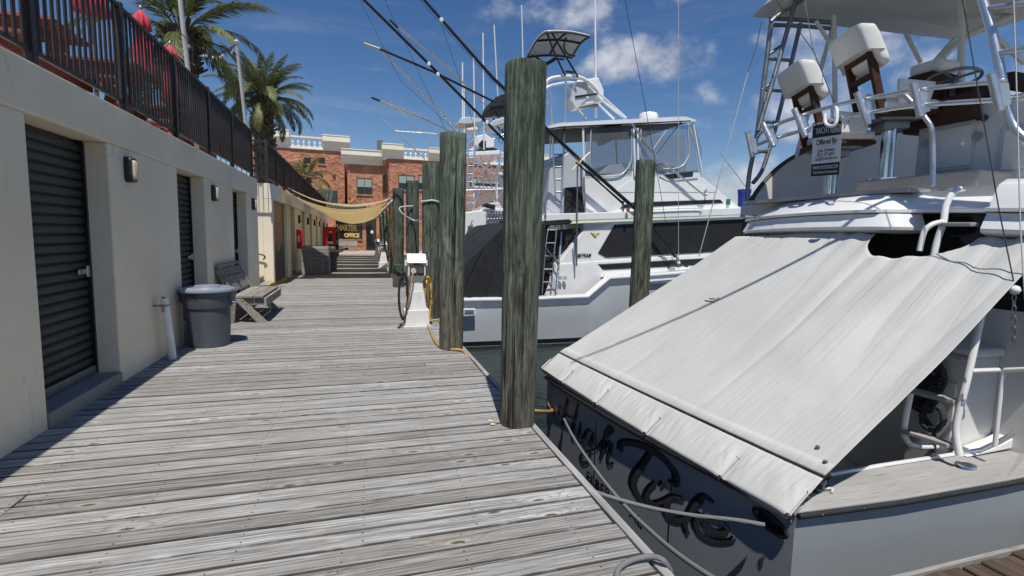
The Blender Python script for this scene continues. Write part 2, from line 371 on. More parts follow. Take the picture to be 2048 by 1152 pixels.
def stucco(name, c, var, bscale, bump, dirt, amt, bd=.006, big=None, cracks=False):
    m, nt, N, L, b = nodes(name); k = NB(nt); co = k.coord()
    o = k.mix(k.mr(k.noise(co, .8, 5), .3, .7), tuple(x*(1-var) for x in c), tuple(x*(1+var) for x in c))
    o = k.mix(k.mr(k.noise(k.coord(scale=(1.5,1.5,.22)), 2.2, 6, .7), .55, .8, 0, amt), o, dirt)
    o = k.mix(k.mr(k.noise(co, 55, 3), .62, .74, 0, .25), o, tuple(x*.6 for x in c))
    h = k.noise(co, bscale, 5, .65)
    if cracks:
        v = N.new('ShaderNodeTexVoronoi'); v.feature = 'DISTANCE_TO_EDGE'; v.inputs['Scale'].default_value = .55
        ad = N.new('ShaderNodeVectorMath'); ad.operation = 'ADD'; L.new(co, ad.inputs[0]); nn = N.new('ShaderNodeTexNoise'); nn.inputs['Scale'].default_value = 3.; nn.inputs['Detail'].default_value = 5; L.new(co, nn.inputs[0]); L.new(nn.outputs['Color'], ad.inputs[1]); L.new(ad.outputs[0], v.inputs[0])
        ck = k.math('MULTIPLY', k.mr(v.outputs[0], .0015, .006, 1, 0), k.mr(k.noise(co, .9, 3), .52, .62))
        o = k.mix(k.math('MULTIPLY', ck, .6), o, tuple(x*.35 for x in c))
        chip = k.mr(k.noise(co, 7, 6, .7), .70, .735); o = k.mix(k.math('MULTIPLY', chip, .5), o, tuple(x*.55 for x in c)); h = k.math('ADD', h, k.math('MULTIPLY', k.noise(co, 5, 4), 1.6))
    L.new(o, b.inputs['Base Color']); b.inputs['Roughness'].default_value = .92; b.inputs['Specular IOR Level'].default_value = .2
    if big: h = k.math('ADD', h, k.math('MULTIPLY', k.mr(k.noise(co, big, 3, .5, 1.5), .45, .62), 1.5))
    k.bump(b, h, bump, bd); return m
M['wall'] = stucco('cream_grey_painted_stucco', (.82,.72,.555), .06, 48, .9, (.52,.45,.34), .5, .008, None, True)
M['cream'] = stucco('cream_painted_stucco', (.78,.705,.55), .06, 60, .4, (.55,.47,.33), .35)
M['terra'] = stucco('terracotta_stucco', (.46,.215,.135), .18, 6, .7, (.22,.085,.05), .55, .06, 1.3)
M['trim'] = stucco('cornice_paint', (.80,.76,.66), .05, 30, .2, (.42,.38,.30), .35)
M['concrete'] = stucco('concrete', (.30,.285,.255), .1, 40, .4, (.16,.15,.13), .5)
M['paving'] = stucco('beige_paving', (.40,.35,.29), .1, 30, .3, (.28,.24,.2), .4)
M['soil'] = stucco('ground_soil', (.22,.20,.15), .2, 12, .5, (.12,.11,.08), .5)
M['roll'] = pm('roll_door_paint', (.022,.031,.028), .5, 0, .25, 3, dirt=(.10,.10,.09), dirt_amt=.35, dscale=(2,2,.5))
M['alu'] = pm('brushed_aluminium', (.50,.51,.52), .38, 1, .08, 8)
M['alu_white'] = pm('satin_aluminium', (.66,.67,.68), .3, .85, .05, 8)
M['dull_alu'] = pm('dull_aluminium', (.24,.25,.26), .45, .8, .1, 8)
M['chrome'] = pm('polished_steel', (.75,.75,.76), .12, 1, .05, 5)
M['rail'] = pm('bronze_rail_paint', (.026,.019,.016), .55, 0, .2, 6)
M['gelcoat'] = pm('white_gelcoat', (.80,.80,.785), .18, 0, .03, 2, coat=.8, dirt=(.55,.54,.50), dirt_amt=.25)
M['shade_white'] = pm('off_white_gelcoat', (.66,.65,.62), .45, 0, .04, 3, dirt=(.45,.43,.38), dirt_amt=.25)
M['vinyl'] = pm('white_vinyl', (.72,.70,.66), .5, 0, .04, 6, bump=.12, bscale=9, bdist=.02)
M['navy'] = pm('dark_boot_paint', (.012,.014,.018), .3, 0, .2, 4)
M['blackpaint'] = pm('black_paint', (.012,.012,.013), .35, 0, .2, 6)
M['blackmesh'] = pm('black_mesh_cover', (.010,.010,.012), .7, 0, .3, 5, bump=.2, bscale=4, bdist=.02)
M['blackcloth'] = pm('black_canvas', (.013,.014,.017), .8, 0, .3, 2.5, bump=.35, bscale=3.5, bdist=.05)
M['rubber'] = pm('black_rubber', (.018,.018,.018), .6, 0, .2, 10)
M['pvc'] = pm('white_pvc', (.74,.73,.70), .4, 0, .05, 6, dirt=(.4,.33,.25), dirt_amt=.45)
M['white'] = pm('white_powder_coat', (.76,.75,.73), .4, 0, .04, 5, dirt=(.45,.42,.36), dirt_amt=.35)
M['can'] = pm('grey_can_plastic', (.062,.070,.088), .5, 0, .10, 3, bump=.05, bscale=90, dirt=(.12,.13,.14), dirt_amt=.4)
M['canlid'] = pm('grey_lid_plastic', (.22,.255,.30), .42, 0, .08, 3, dirt=(.36,.38,.40), dirt_amt=.4)
M['red'] = pm('red_umbrella_cloth', (.58,.055,.075), .85, 0, .15, 5, bump=.2, bscale=20)
M['redpaint'] = pm('red_enamel', (.50,.02,.022), .35, 0, .1, 4)
M['yellow'] = pm('yellow_hose', (.55,.33,.045), .5, 0, .15, 10, dirt=(.25,.16,.06), dirt_amt=.5)
M['yellowpaint'] = pm('worn_yellow_paint', (.62,.40,.06), .7, 0, .2, 6, dirt=(.3,.28,.24), dirt_amt=.7)
M['tanhose'] = pm('tan_hose', (.42,.26,.09), .5, 0, .2, 14, dirt=(.16,.10,.05), dirt_amt=.6)
M['green'] = pm('green_rope', (.02,.16,.075), .8, 0, .2, 12)
M['gold'] = pm('gold_leaf_letters', (.80,.55,.12), .5, 0, .08, 9)
M['brass'] = pm('brass', (.50,.33,.12), .35, 1, .15, 8)
M['navybrown'] = pm('brown_box', (.07,.05,.04), .7, 0, .2, 8)
M['blue'] = pm('blue_plastic', (.03,.07,.42), .45, 0, .1, 6)
M['lens'] = pm('yellowed_lens', (.62,.56,.36), .3, 0, .06, 4)
M['bulb'] = pm('clear_bulb', (.55,.52,.45), .12, 0, .05, 6)
M['tile'] = pm('green_roof_tile', (.05,.065,.045), .8, 0, .3, 6, rvar=.3)
M['trunk'] = pm('palm_trunk', (.105,.085,.06), .95, 0, .4, 7, bump=.8, bscale=14, bdist=.03, rvar=.35)
M['deadfrond'] = pm('dry_frond', (.16,.115,.06), .9, 0, .3, 9, rvar=.3)
def leaf_mat(name, c1, c2):
    m, nt, N, L, b = nodes(name); k = NB(nt)
    t = k.mix(k.noise(k.coord(), 2.5, 3), c1, c2); t = k.mix(1, t, k.mix(k.rnd(), (.6,.62,.6), (1.35,1.3,1.2)), 'MULTIPLY')
    L.new(t, b.inputs['Base Color']); b.inputs['Roughness'].default_value = .5; b.inputs['Specular IOR Level'].default_value = .35
    tr = N.new('ShaderNodeBsdfTranslucent'); L.new(t, tr.inputs[0]); ms = N.new('ShaderNodeMixShader'); ms.inputs[0].default_value = .25
    L.new(b.outputs[0], ms.inputs[1]); L.new(tr.outputs[0], ms.inputs[2]); L.new(ms.outputs[0], N['Material Output'].inputs[0]); return m
M['leaf'] = leaf_mat('palm_leaf', (.10,.13,.035), (.24,.25,.10))
def cloth_mat(name, c, trans, bump, bs, creases=False):
    m, nt, N, L, b = nodes(name); k = NB(nt); co = k.coord()
    t = k.mix(k.mr(k.noise(co, 1.6, 5, .6), .3, .7), tuple(x*.93 for x in c), tuple(min(1, x*1.04) for x in c))
    t = k.mix(k.mr(k.noise(k.coord(scale=(1,1,1)), 9, 5, .7), .6, .8, 0, .12), t, tuple(x*.7 for x in c))
    L.new(t, b.inputs['Base Color']); b.inputs['Roughness'].default_value = .75; b.inputs['Specular IOR Level'].default_value = .25
    hh = k.math('ADD', k.noise(co, bs, 4, .6), k.math('MULTIPLY', k.noise(co, 380, 2), .12))
    if creases:
        for sc_, am in ((5, .8), (13, .4)):
            rn = k.math('ABSOLUTE', k.math('SUBTRACT', k.noise(k.coord(scale=(.30, sc_, .30)), 1, 1.5, .5, .15), .5))
            hh = k.math('SUBTRACT', hh, k.math('MULTIPLY', k.math('MULTIPLY', k.mr(rn, 0, .05, 1, 0), k.mr(k.noise(k.coord(scale=(1, 2.2, 1)), 1.1, 3), .42, .62)), am))
    k.bump(b, hh, bump, .006)
    if trans:
        tr = N.new('ShaderNodeBsdfTranslucent'); L.new(t, tr.inputs[0]); ms = N.new('ShaderNodeMixShader'); ms.inputs[0].default_value = trans
        L.new(b.outputs[0], ms.inputs[1]); L.new(tr.outputs[0], ms.inputs[2]); L.new(ms.outputs[0], N['Material Output'].inputs[0])
    return m
M['canvas'] = cloth_mat('white_canvas', (.525,.525,.50), .03, .38, 9, True)
M['sail'] = cloth_mat('tan_shade_cloth', (.66,.50,.22), .45, .3, 6)
M['sail_light'] = cloth_mat('cream_shade_cloth', (.80,.72,.50), .35, .3, 6)
def hull_mat(name, c, scuff, amt, rough=.3, coat=.3):
    m, nt, N, L, b = nodes(name); k = NB(nt); co = k.coord()
    t = k.mix(k.mr(k.noise(co, .9, 4), .3, .7), tuple(x*.93 for x in c), tuple(x*1.06 for x in c))
    st = k.noise(k.coord(scale=(9,9,1.3)), 2.4, 7, .72, .8)
    t = k.mix(k.mr(st, .56, .72, 0, amt), t, scuff)
    L.new(t, b.inputs['Base Color']); b.inputs['Roughness'].default_value = rough; b.inputs['Coat Weight'].default_value = coat; b.inputs['Coat Roughness'].default_value = .08
    return m
M['hull_blue'] = hull_mat('slate_blue_hull_paint', (.315,.335,.355), (.36,.375,.395), .35, .45, .05)
M['hull_grey'] = hull_mat('pale_grey_hull_paint', (.50,.53,.56), (.75,.76,.76), .6, .35)
M['hull_band'] = hull_mat('blue_grey_hull_band', (.13,.16,.21), (.5,.53,.56), .5, .4)
def glass_mat(name, c, rough, trans, tint):
    m, nt, N, L, b = nodes(name)
    b.inputs['Base Color'].default_value = (*c, 1); b.inputs['Roughness'].default_value = rough; b.inputs['Specular IOR Level'].default_value = .6
    if trans:
        t = N.new('ShaderNodeBsdfTransparent'); t.inputs[0].default_value = (*tint, 1); ms = N.new('ShaderNodeMixShader')
        ms.inputs[0].default_value = 1-trans; L.new(t.outputs[0], ms.inputs[1]); L.new(b.outputs[0], ms.inputs[2]); L.new(ms.outputs[0], N['Material Output'].inputs[0])
    return m
M['glass'] = glass_mat('dark_window_glass', (.015,.02,.022), .06, 0, None)
M['blind_glass'] = glass_mat('blind_behind_glass', (.30,.36,.32), .15, 0, None)  # pale green reflection as a flat base colour
M['vinyl_clear'] = glass_mat('clear_vinyl', (.45,.47,.5), .08, .8, (.62,.65,.70))
def rope_mat(name, a, b2, sc):
    m, nt, N, L, b = nodes(name); k = NB(nt)
    w = N.new('ShaderNodeTexWave'); w.inputs['Scale'].default_value = sc; w.inputs['Distortion'].default_value = 1; w.bands_direction = 'DIAGONAL'
    L.new(k.coord(), w.inputs[0]); L.new(k.mix(w.outputs['Fac'], a, b2), b.inputs['Base Color']); b.inputs['Roughness'].default_value = .9
    k.bump(b, w.outputs['Fac'], .5, .004); return m
M['rope_grey'] = rope_mat('grey_rope', (.07,.07,.075), (.30,.30,.305), 60)
M['rope_dark'] = rope_mat('dark_rope', (.012,.014,.017), (.05,.055,.06), 40)
M['rope_white'] = rope_mat('white_rope', (.45,.44,.42), (.75,.74,.72), 50)
def water_mat():
    m, nt, N, L, b = nodes('harbour_water'); k = NB(nt); co = k.coord()
    b.inputs['Base Color'].default_value = (.012,.020,.017,1); b.inputs['Roughness'].default_value = .06; b.inputs['IOR'].default_value = 1.33
    h = k.math('ADD', k.noise(k.coord(scale=(1,2.2,1)), 2.6, 5, .55, .6), k.math('MULTIPLY', k.noise(co, .35, 3), 1.5))
    k.bump(b, h, .35, .06); return m
M['water'] = water_mat()

# ------------------------------------------------------------------ water, land, dock
WZ = -1.3
w = MB(); w.add([(-3000,-3000,WZ),(3000,-3000,WZ),(3000,3000,WZ),(-3000,3000,WZ)], [(0,1,2,3)]); struct(w.build('water', M['water']))
g = MB().box(-400,-2.9,-40,40.3,-3,-.02).box(-400,32,40.3,400,-3,-.02); struct(g.build('ground', M['soil']))
struct(MB().box(-30,24,40.25,49.9,-.02,.02).build('pavement', M['paving']))
DX0, DX1 = -2.66, 1.365
PITCH = .1465
dk = MB()
for x in (-2.3,-1.69,-1.08,-.47,.14,.75,1.2): dk.box(x-.04,x+.04,-3,40.2,-.30,-.037)
for y in range(-2, 41, 3): dk.box(-2.5,1.3,y-.1,y+.1,-.55,-.301)
dock = struct(dk.build('dock', M['navybrown'])); OFF[dock] = Vector((0,0,0))
def plank_mesh(L_, w_=.1335, t=.036):
    b = MB().box(0, L_, -w_/2, w_/2, -t, 0); return b.build('plank', M['plank'], dock, bevel=.006, seg=2)
NP = int((40.2+2)/PITCH)
ex = Vector((0,0,0))
full = plank_mesh(DX1-DX0); first = True
seamed = {}
full_meshes = [full.data]
for q in range(NP):
    y = -2+PITCH*(q+.5)
    jx = None
    if 2.6 < y < 3.55: jx = -1.93
    elif q % 17 == 5 and y > 4: jx = -.47
    elif q % 23 == 9 and y > 4: jx = .75
    segs = [(DX0, DX1)] if jx is None else [(DX0, jx-.002), (jx+.002, DX1)]
    for a, b_ in segs:
        key = round(b_-a, 3)
        if first and jx is None: o = full; first = False
        else: o = full.copy(); col.objects.link(o); o.parent = dock
        if abs(b_-a-(DX1-DX0)) > .001:
            if key not in seamed:
                t = plank_mesh(b_-a); seamed[key] = t.data; bpy.data.objects.remove(t)
            o.data = seamed[key]
        o.location = (a+random.uniform(-.006,.006), y+random.uniform(-.0012,.0012), random.uniform(-.0025,.0025))
        o.rotation_euler = (random.uniform(-.006,.006), random.uniform(-.0006,.0006), random.uniform(-.0004,.0004))
for a, b_ in ((-3,1.2),(1.21,5.7),(5.71,10.2),(10.21,16),(16.01,22),(22.01,28),(28.01,34),(34.01,40.2)):
    MB().box(1.385,1.435,a,b_,-.24,-.006).build('edge_board', M['edge_wood'], dock, bevel=.006)
MB().box(1.376,1.384,-3,40.2,-.3,-.05).build('edge_backing', M['navybrown'], dock)
# finger pier below the dock, running out beside the moored boat
fp = MB(); FZ = -.2
for x in (1.6,4.0,6.5,9): fp.box(x-.05,x+.05,.55,1.72,FZ-.28,FZ-.037)
fp.box(1.45,10,.6,.68,FZ-.5,FZ-.29).box(1.45,10,1.6,1.68,FZ-.5,FZ-.29)
for x in (3,7): fp.box(x-.1,x+.1,.75,.95,-3,FZ-.3)
fing = struct(fp.build('finger_pier', M['navybrown'])); OFF[fing] = Vector((0,0,0))
fpk = MB().box(-.069,.069,.45,1.79,-.036,0).build('plank', M['dark_plank'], fing, bevel=.006, seg=2)
for q in range(58):
    o = fpk if q == 0 else kid(fpk, fing); o.location = (1.55+q*.1465, random.uniform(-.012,.012), FZ+random.uniform(-.004,.004))
    o.rotation_euler = (0, random.uniform(-.01,.01), random.uniform(-.006,.006))
# narrow weathered edge along the finger pier
MB().box(1.47,10,1.805,1.832,FZ-.14,FZ+.006).build('edge_board', M['crate_wood'], fing, bevel=.004)

# ------------------------------------------------------------------ pilings
def piling(name, x, y, top, rb, rt, label, lean=(0,0), bottom=-3.2, n=104, group='wooden pilings along the dock edge', mat='piling', cat='piling', checks=7):
    b = MB(); rings = []; zs = [bottom]+[-.6+(top+.6)*i/46 for i in range(47)]; sd = random.uniform(0,50); rnd = random.Random(int(sd*999))
    if n < 60: checks = 0
    ck = [(rnd.uniform(0,6.28), rnd.uniform(0,top*.7), rnd.uniform(.5,1.9), rnd.uniform(.006,.022), rnd.uniform(-.12,.12)) for _ in range(checks)]
    ck += [(-1.75, .25, 2.2, .034, .05)] if n > 60 else []
    for i, z in enumerate(zs):
        t = max(0, z/top) if top > 0 else 0; rad = rb+(rt-rb)*t; ring = []
        for j in range(n):
            a = 2*math.pi*j/n
            q = mnoise.noise(Vector((math.cos(a)*1.3+sd, math.sin(a)*1.3, z*.45)))
            q2 = mnoise.noise(Vector((math.cos(a)*6+sd, math.sin(a)*6, z*.9)))
            q3 = mnoise.noise(Vector((math.cos(a)*22+sd, math.sin(a)*22, z*1.1)))
            rr = rad*(1+.05*q+.025*q2+.020*q3)
            for ca, z0, ln, dp, tw in ck:
                f = (z-z0)/ln
                if 0 < f < 1:
                    da = (a-ca-tw*math.sin(f*5)+math.pi) % (2*math.pi)-math.pi
                    rr -= dp*math.sin(math.pi*f)**.6*math.exp(-(da/.05)**2)
            ring.append(Vector((lean[0]*z+rr*math.cos(a), lean[1]*z+rr*math.sin(a), z)))
        rings.append(ring)
    last = rings[-1]; c = sum(last, Vector())/n
    last = [p+Vector((0,0,.012*mnoise.noise(Vector((p.x*9,p.y*9,sd)))-.01)) for p in last]; rings[-1] = last
    rings.append([c+(p-c)*.955+Vector((0,0,.014)) for p in last])
    rings.append([c+(p-c)*.5+Vector((0,0,.012+.01*mnoise.noise(p*6))) for p in last])
    b.loft(rings); o = b.build(name, M[mat], smooth=50); o.location = (x, y, 0)
    return tag(o, label, cat, group)
piling('dock_piling', 1.285, 3.985, 2.985, .148, .168, 'tall thick piling with a long vertical crack beside the white canvas boat cover', (.004,0))
piling('dock_piling', 1.225, 6.95, 2.985, .166, .182, 'thick green piling standing in front of the white power pedestal hose', (.002,0))
piling('dock_piling', 1.29, 9.66, 2.94, .165, .160, 'dark piling with a white rope loop round its upper part beside the near power pedestal', (.0,0))
piling('dock_piling', 1.30, 13.3, 2.98, .17, .165, 'green piling tied with a slack white rope, behind the rope-ringed dark piling')
piling('dock_piling', 1.10, 15.6, 2.98, .17, .165, 'green piling with a worn round-topped patch next to the brown square post')
for i, (x, y, lab) in enumerate(((1.28,21.3,'green piling with a black hose loop hung on it under the sail beam'), (1.30,24.6,'green piling behind the hose loop piling under the sail beam'),
                                 (1.28,28.2,'green piling beside the farthest power pedestals'), (1.30,33.0,'far green piling near the end of the boardwalk beam'))):
    piling('dock_piling', x, y, 2.75, .16, .15, lab, n=20)
piling('water_piling', 4.63, 7.6, 2.93, .165, .16, 'slim green piling standing in the water before the white cabin cruiser window')
piling('water_piling', 4.05, 19.0, 1.98, .10, .10, 'short thin dark piling in the water between two white boats', n=20)
piling('water_piling', 5.6, 20.0, 2.25, .17, .17, 'stout green piling in the water half hidden by the black cockpit cover', n=20)
bk = P(1487,412,Y=24); bt_ = P(1487,379,Y=24).z-bk.z
piling('water_piling', bk.x, bk.y, bk.z, .16, .15, 'dark piling in the water under the bright blue bucket', n=20)
bp = MB().lathe([(.30,-.02),(.34,bt_*.75),(.36,bt_*.75),(.37,bt_),(.05,bt_+.02)], bk, 24).build('bucket', M['blue'], smooth=35)
tag(bp, 'bright blue plastic bucket upside down on a dark piling', 'bucket')
# square brown post that carries the sail beam, and the beam
pt = MB().box(1.045,1.265,18.75,18.97,-3,2.80).build('sail_post', M['post_wood'], bevel=.012); tag(pt, 'square brown weathered wooden post at the near end of the sail beam', 'post')
bmth = MB().box(1.10,1.20,17.3,38,2.80,2.97).build('sail_beam', M['post_wood'], bevel=.01); tag(bmth, 'long dark wooden beam on pilings that the tan shade sails are laced to', 'beam')
# ------------------------------------------------------------------ near storage building
WX = -2.4; PH = 2.86; HB = 2.45; Y0, Y1 = -4.0, 13.6
nb = thing('storage_building', 'low grey stucco storage building with green roll-up doors and black railing on top', 'building', (WX-3, 5, 0))
ops = [(-1.75,-.5),(1.5,2.75),(4.75,6.03),(8.0,9.25),(11.13,12.36)]
ys = Y0
for a, b_ in ops + [(Y1, None)]:
    MB().box(WX-.22, WX, ys, a, -.3, HB).build('pilaster', M['wall'], nb, bevel=.012); ys = b_
MB().box(WX-.30, WX+.012, Y0, Y1+.02, HB+.001, PH).build('header_beam', M['wall'], nb, bevel=.02)
MB().box(-9, WX-.301, Y0, Y1, HB+.15, PH-.03).build('terrace_slab', M['concrete'], nb)
MB().box(-9, WX-.56, Y1-.25, Y1, -.3, HB+.14).build('end_wall', M['wall'], nb)
MB().box(-9, -8.8, Y0, Y1-.26, -.3, HB+.14).build('back_wall', M['wall'], nb)
MB().box(WX-.56, WX-.221, Y1-.25, Y1, -.3, HB).build('end_pier', M['wall'], nb)
def roll_door(par, y0, y1, x, z0, z1, pitch=.088):
    """corrugated curtain: slats proud of dark joints, guides each side, latch and bottom bar"""
    d = MB().box(x-.06, x-.02, y0-.02, y1+.02, z0, z1).build('roll_door', M['blackpaint'], par)
    n = int((z1-z0-.09)/pitch); sl = None
    for i in range(n):
        z = z0+.09+i*pitch
        if sl is None:
            b = MB(); pr = [(-.02,0),(-.004,.008),(.006,.02),(.010,.042),(.006,.064),(-.004,.076),(-.02,.084)]
            b.prism([(x+q, z+h) for q, h in pr], 'y', y0, y1); sl = b.build('slat', M['roll'], d, smooth=50); z00 = z
        else: kid(sl, d, (0,0,z-z00))
    MB().box(x-.02, x+.028, y0, y1, z0+.002, z0+.085).build('bottom_bar', M['dull_alu'], d, bevel=.006)
    for a, c in ((y0-.015,y0+.03),(y1-.03,y1+.015)): MB().box(x-.02, x+.035, a, c, z0+.003, z1-.01).build('guide', M['blackpaint'], d)
    MB().box(x+.012, x+.035, y1-.24, y1-.05, z0+1.02, z0+1.07).box(x+.03,x+.05,y1-.12,y1-.07,z0+.99,z0+1.10).build('latch', M['alu'], d, bevel=.006)
    return d
for a, b_ in ops[1:]: 
    roll_door(nb, a+.004, b_-.004, WX-.225, .13, HB-.01)
    MB().box(WX-.32, WX+.02, a+.003, b_-.003, -.3, .125).build('door_sill', M['concrete'], nb, bevel=.015)
    MB().box(WX-.7, WX-.32, a-.2, b_+.2, -.2, HB+.1).build('dark_recess', M['blackpaint'], nb)
def wall_light(par_x, y, z, label, group, s=1.):
    t = thing('wall_light', label, 'lamp', (par_x, y, z), group)
    b = MB(); w_, h_, d_ = .085*s, .135*s, .075*s
    def ring(x, k):
        pts = []
        for i in range(28):
            a = 2*math.pi*i/28; ca, sa = math.cos(a), math.sin(a); e = 2/5.
            pts.append(Vector((par_x+x, y+k*w_*math.copysign(abs(ca)**e, ca), z+(h_-w_*(1-k))*math.copysign(abs(sa)**e, sa))))
        return pts
    b.loft([ring(0,1), ring(d_*.55,1), ring(d_*.9,.9), ring(d_*.9,.66), ring(d_*.6,.64)]); b.build('housing', M['blackpaint'], t, smooth=35)
    b = MB(); b.loft([ring(d_*.5,.62), ring(d_*1.0,.60), ring(d_*1.25,.40)]); b.build('lens', M['lens'], t, smooth=50)
    return t
for y, nm in ((3.2,'oval wall lamp with cream lens on the stucco left of the first door'), (6.45,'oval wall lamp between the big green roll-up door and the white standpipe'),
              (9.71,'oval wall lamp on the pilaster above the grey bench'), (13.0,'oval wall lamp on the last pilaster before the cream steps')):
    if y > 4: wall_light(WX, y, 2.235, nm, 'wall lamps on the grey building')

# ------------------------------------------------------------------ railings
def railing(label, x, y0, y1, z0, z1, posts, pitch, ret=None):
    t = thing('railing', label, 'railing', (x, (y0+y1)/2, z0-.1))
    MB().box(x-.022, x+.022, y0, y1, z1-.045, z1).build('top_rail', M['rail'], t, bevel=.006)
    MB().box(x-.018, x+.018, y0, y1, z0, z0+.035).build('bottom_rail', M['rail'], t, bevel=.005)
    post = None
    for y in posts:
        if post is None: post = MB().box(x-.036, x+.036, y-.036, y+.036, z0-.10, z1+.02).build('post', M['rail'], t, bevel=.006); py = y
        else: kid(post, t, (0, y-py, 0))
        MB().box(x-.07,x+.07,y-.07,y+.07,z0-.12,z0-.10).build('base_plate', M['rail'], t)
    bal = None; n = int((y1-y0)/pitch)
    for i in range(n):
        y = y0+pitch*(i+.5)
        if any(abs(y-p) < .045 for p in posts): continue
        if bal is None: bal = MB().box(x-.011, x+.011, y-.011, y+.011, z0+.034, z1-.044).build('baluster', M['rail'], t); by = y
        else: kid(bal, t, (0, y-by, 0))
    return t
railing('black metal railing on top of the grey storage building', -2.5, 1.7, 13.6, 2.98, 4.03, (1.75,3.4,5.08,6.72,8.36,10.0,11.64,13.55), .105)
railing('long dark railing on top of the cream storage building', -2.5, 15.6, 41, 3.10, 4.12, [15.64+1.69*i for i in range(16)], .105)
t2 = thing('railing', 'short end railing turning the corner above the cream steps wall', 'railing', (-3.3, 15.62, 3.0))
MB().box(-4.3,-2.53,15.6,15.64,4.075,4.12).build('top_rail', M['rail'], t2); MB().box(-4.3,-2.53,15.602,15.638,3.1,3.135).build('bottom_rail', M['rail'], t2)
for i in range(14): MB().box(-4.25+.125*i-.009,-4.25+.125*i+.009,15.611,15.629,3.134,4.076).build('baluster', M['rail'], t2)

# ------------------------------------------------------------------ steps and the cream building beyond
st = thing('entry_steps', 'short concrete steps with yellow painted edges between the two buildings', 'steps', (-2.9, 15, 0))
for i in range(5):
    x1 = -2.42-.30*i; sp_ = MB().box(-5.2, x1, 13.65, 16.05, -.2+.17*i+.001*i, .17*(i+1)-.02).build('step', M['concrete'], st, bevel=.01)
    MB().box(x1-.06, x1+.003, 13.66, 16.04, .17*(i+1)-.075, .17*(i+1)-.016).build('nosing', M['yellowpaint'], sp_)
hr = thing('handrail', 'short dark handrail fixed to the cream wall above the steps', 'handrail', (-3, 16, .9))
MB().tube(arc([(-3.9,15.98,1.55),(-3.0,15.98,1.02),(-2.72,15.98,.93),(-2.66,15.98,.86),(-2.72,16.0,.80)],6), .02).build('rail', M['rail'], hr, smooth=60)
MB().tube([(-3.3,15.98,1.19),(-3.3,16.05,1.12),(-3.3,16.1,1.12)], .012).build('bracket', M['rail'], hr)
cb = thing('storage_building', 'cream storage building under a long dark railing with a row of oval lamps', 'building', (-5, 28, 0))
CX = -2.45; CZ = 3.0; CH0 = 2.55; CY0, CY1 = 16.1, 41.3
MB().box(-9, CX-.26, CY0, CY0+.25, -.3, CZ).build('end_wall', M['cream'], cb)
MB().box(CX-.259, CX, CY0, CY0+.22, -.3, CH0).build('corner_pier', M['cream'], cb, bevel=.01)
MB().box(CX-.255, CX+.03, CY0-.003, CY1, CH0+.001, CZ-.003).build('header_beam', M['trim'], cb, bevel=.015)
MB().box(-9, CX-.256, CY0+.26, CY1, CZ-.3, CZ-.04).build('terrace_slab', M['concrete'], cb)
MB().box(-8.9, -8.7, CY0+.26, CY1, -.3, CZ-.31).build('back_wall', M['cream'], cb)
lights = []
bays = [(16.32,19.1)] + [(20.05+3.6*i, 21.35+3.6*i) for i in range(6)]
ys = None
for i, (a, b_) in enumerate(bays):
    nx = bays[i+1][0] if i+1 < len(bays) else CY1
    MB().box(CX-.22, CX, b_, nx, -.3, CH0).build('pilaster', M['cream'], cb, bevel=.01)
    if i == 0:
        d = MB().box(CX-.16, CX-.10, a+.003, b_-.003, .03, CH0-.01).build('door_panel', M['blackpaint'], cb)
        MB().box(CX-.10,CX-.07,a+1.3,a+1.36,1.0,1.16).build('handle', M['alu'], d)
        MB().box(CX-.2, CX+.015, a, b_, -.3, .028).build('threshold', M['yellowpaint'], cb)
    else:
        roll_door(cb, a+.004, b_-.004, CX-.21, .1, CH0-.01, .176)
        MB().box(CX-.3, CX+.01, a+.002, b_-.002, -.3, .098).build('door_sill', M['concrete'], cb)
        wall_light(CX, b_+1.15, 2.15, ['first','second','third','fourth','fifth','sixth'][i-1]+' oval wall lamp along the cream building, counted from the steps', 'wall lamps on the cream building', 1.25)
    MB().box(CX-.8, CX-.32, a-.2, b_+.2, -.2, CH0).build('dark_recess', M['blackpaint'], cb)
fb = thing('fire_cabinet', 'red fire extinguisher cabinet on the cream wall behind the wooden bin', 'cabinet', (CX+.1, 21.9, 1.2))
MB().box(CX+.001, CX+.22, 21.7, 22.0, .95, 1.72).build('case', M['redpaint'], fb, bevel=.02); MB().box(CX+.22, CX+.235, 21.73, 21.97, 1.0, 1.68).build('cabinet_door', M['redpaint'], fb, bevel=.01)
MB().box(CX+.05,CX+.12,21.694,21.70,1.22,1.48).build('label_strip', M['white'], fb)

# ------------------------------------------------------------------ shade sails
def sail(y0, y1, lab, mat, zl, zr, sag, bow=.2, xr=1.02):
    b = MB(); nu, nv = 36, 14; rows = []
    for j in range(nv+1):
        v = j/nv; row = []
        for i in range(nu+1):
            u = i/nu; c = 4*u*(1-u); e = 4*v*(1-v)
            inset = .18*c*(1-2*v)
            x = -2.36+(xr+2.36)*u
            end = (.10*e)*(1 if u < .5 else -1)*abs(2*u-1)**6
            z = zl+(zr-zl)*u - sag*c - bow*c*e + .02*mnoise.noise(Vector((x*2, y0+v*5, 1.3)))
            row.append(Vector((x+end, y0+(y1-y0)*v+inset, z)))
        rows.append(row)
    b.loft(rows, closed=False, caps=False)
    t = thing('shade_sail', lab, 'shade sail', (-.6, (y0+y1)/2, 2.3), 'shade sails over the boardwalk')
    b.build('cloth', M[mat], t, smooth=60)
    for i in range(7):
        y = y0+.1+(y1-y0-.2)*i/6
        MB().tube([(xr-.02,y,zr-.01),(xr+.05,y+.06,zr+.03),(1.10,y+.1,2.86)], .012, 6).build('lacing', M['rope_white'], t)
    return t
ords = ['first','second','third','fourth','fifth','sixth','seventh']
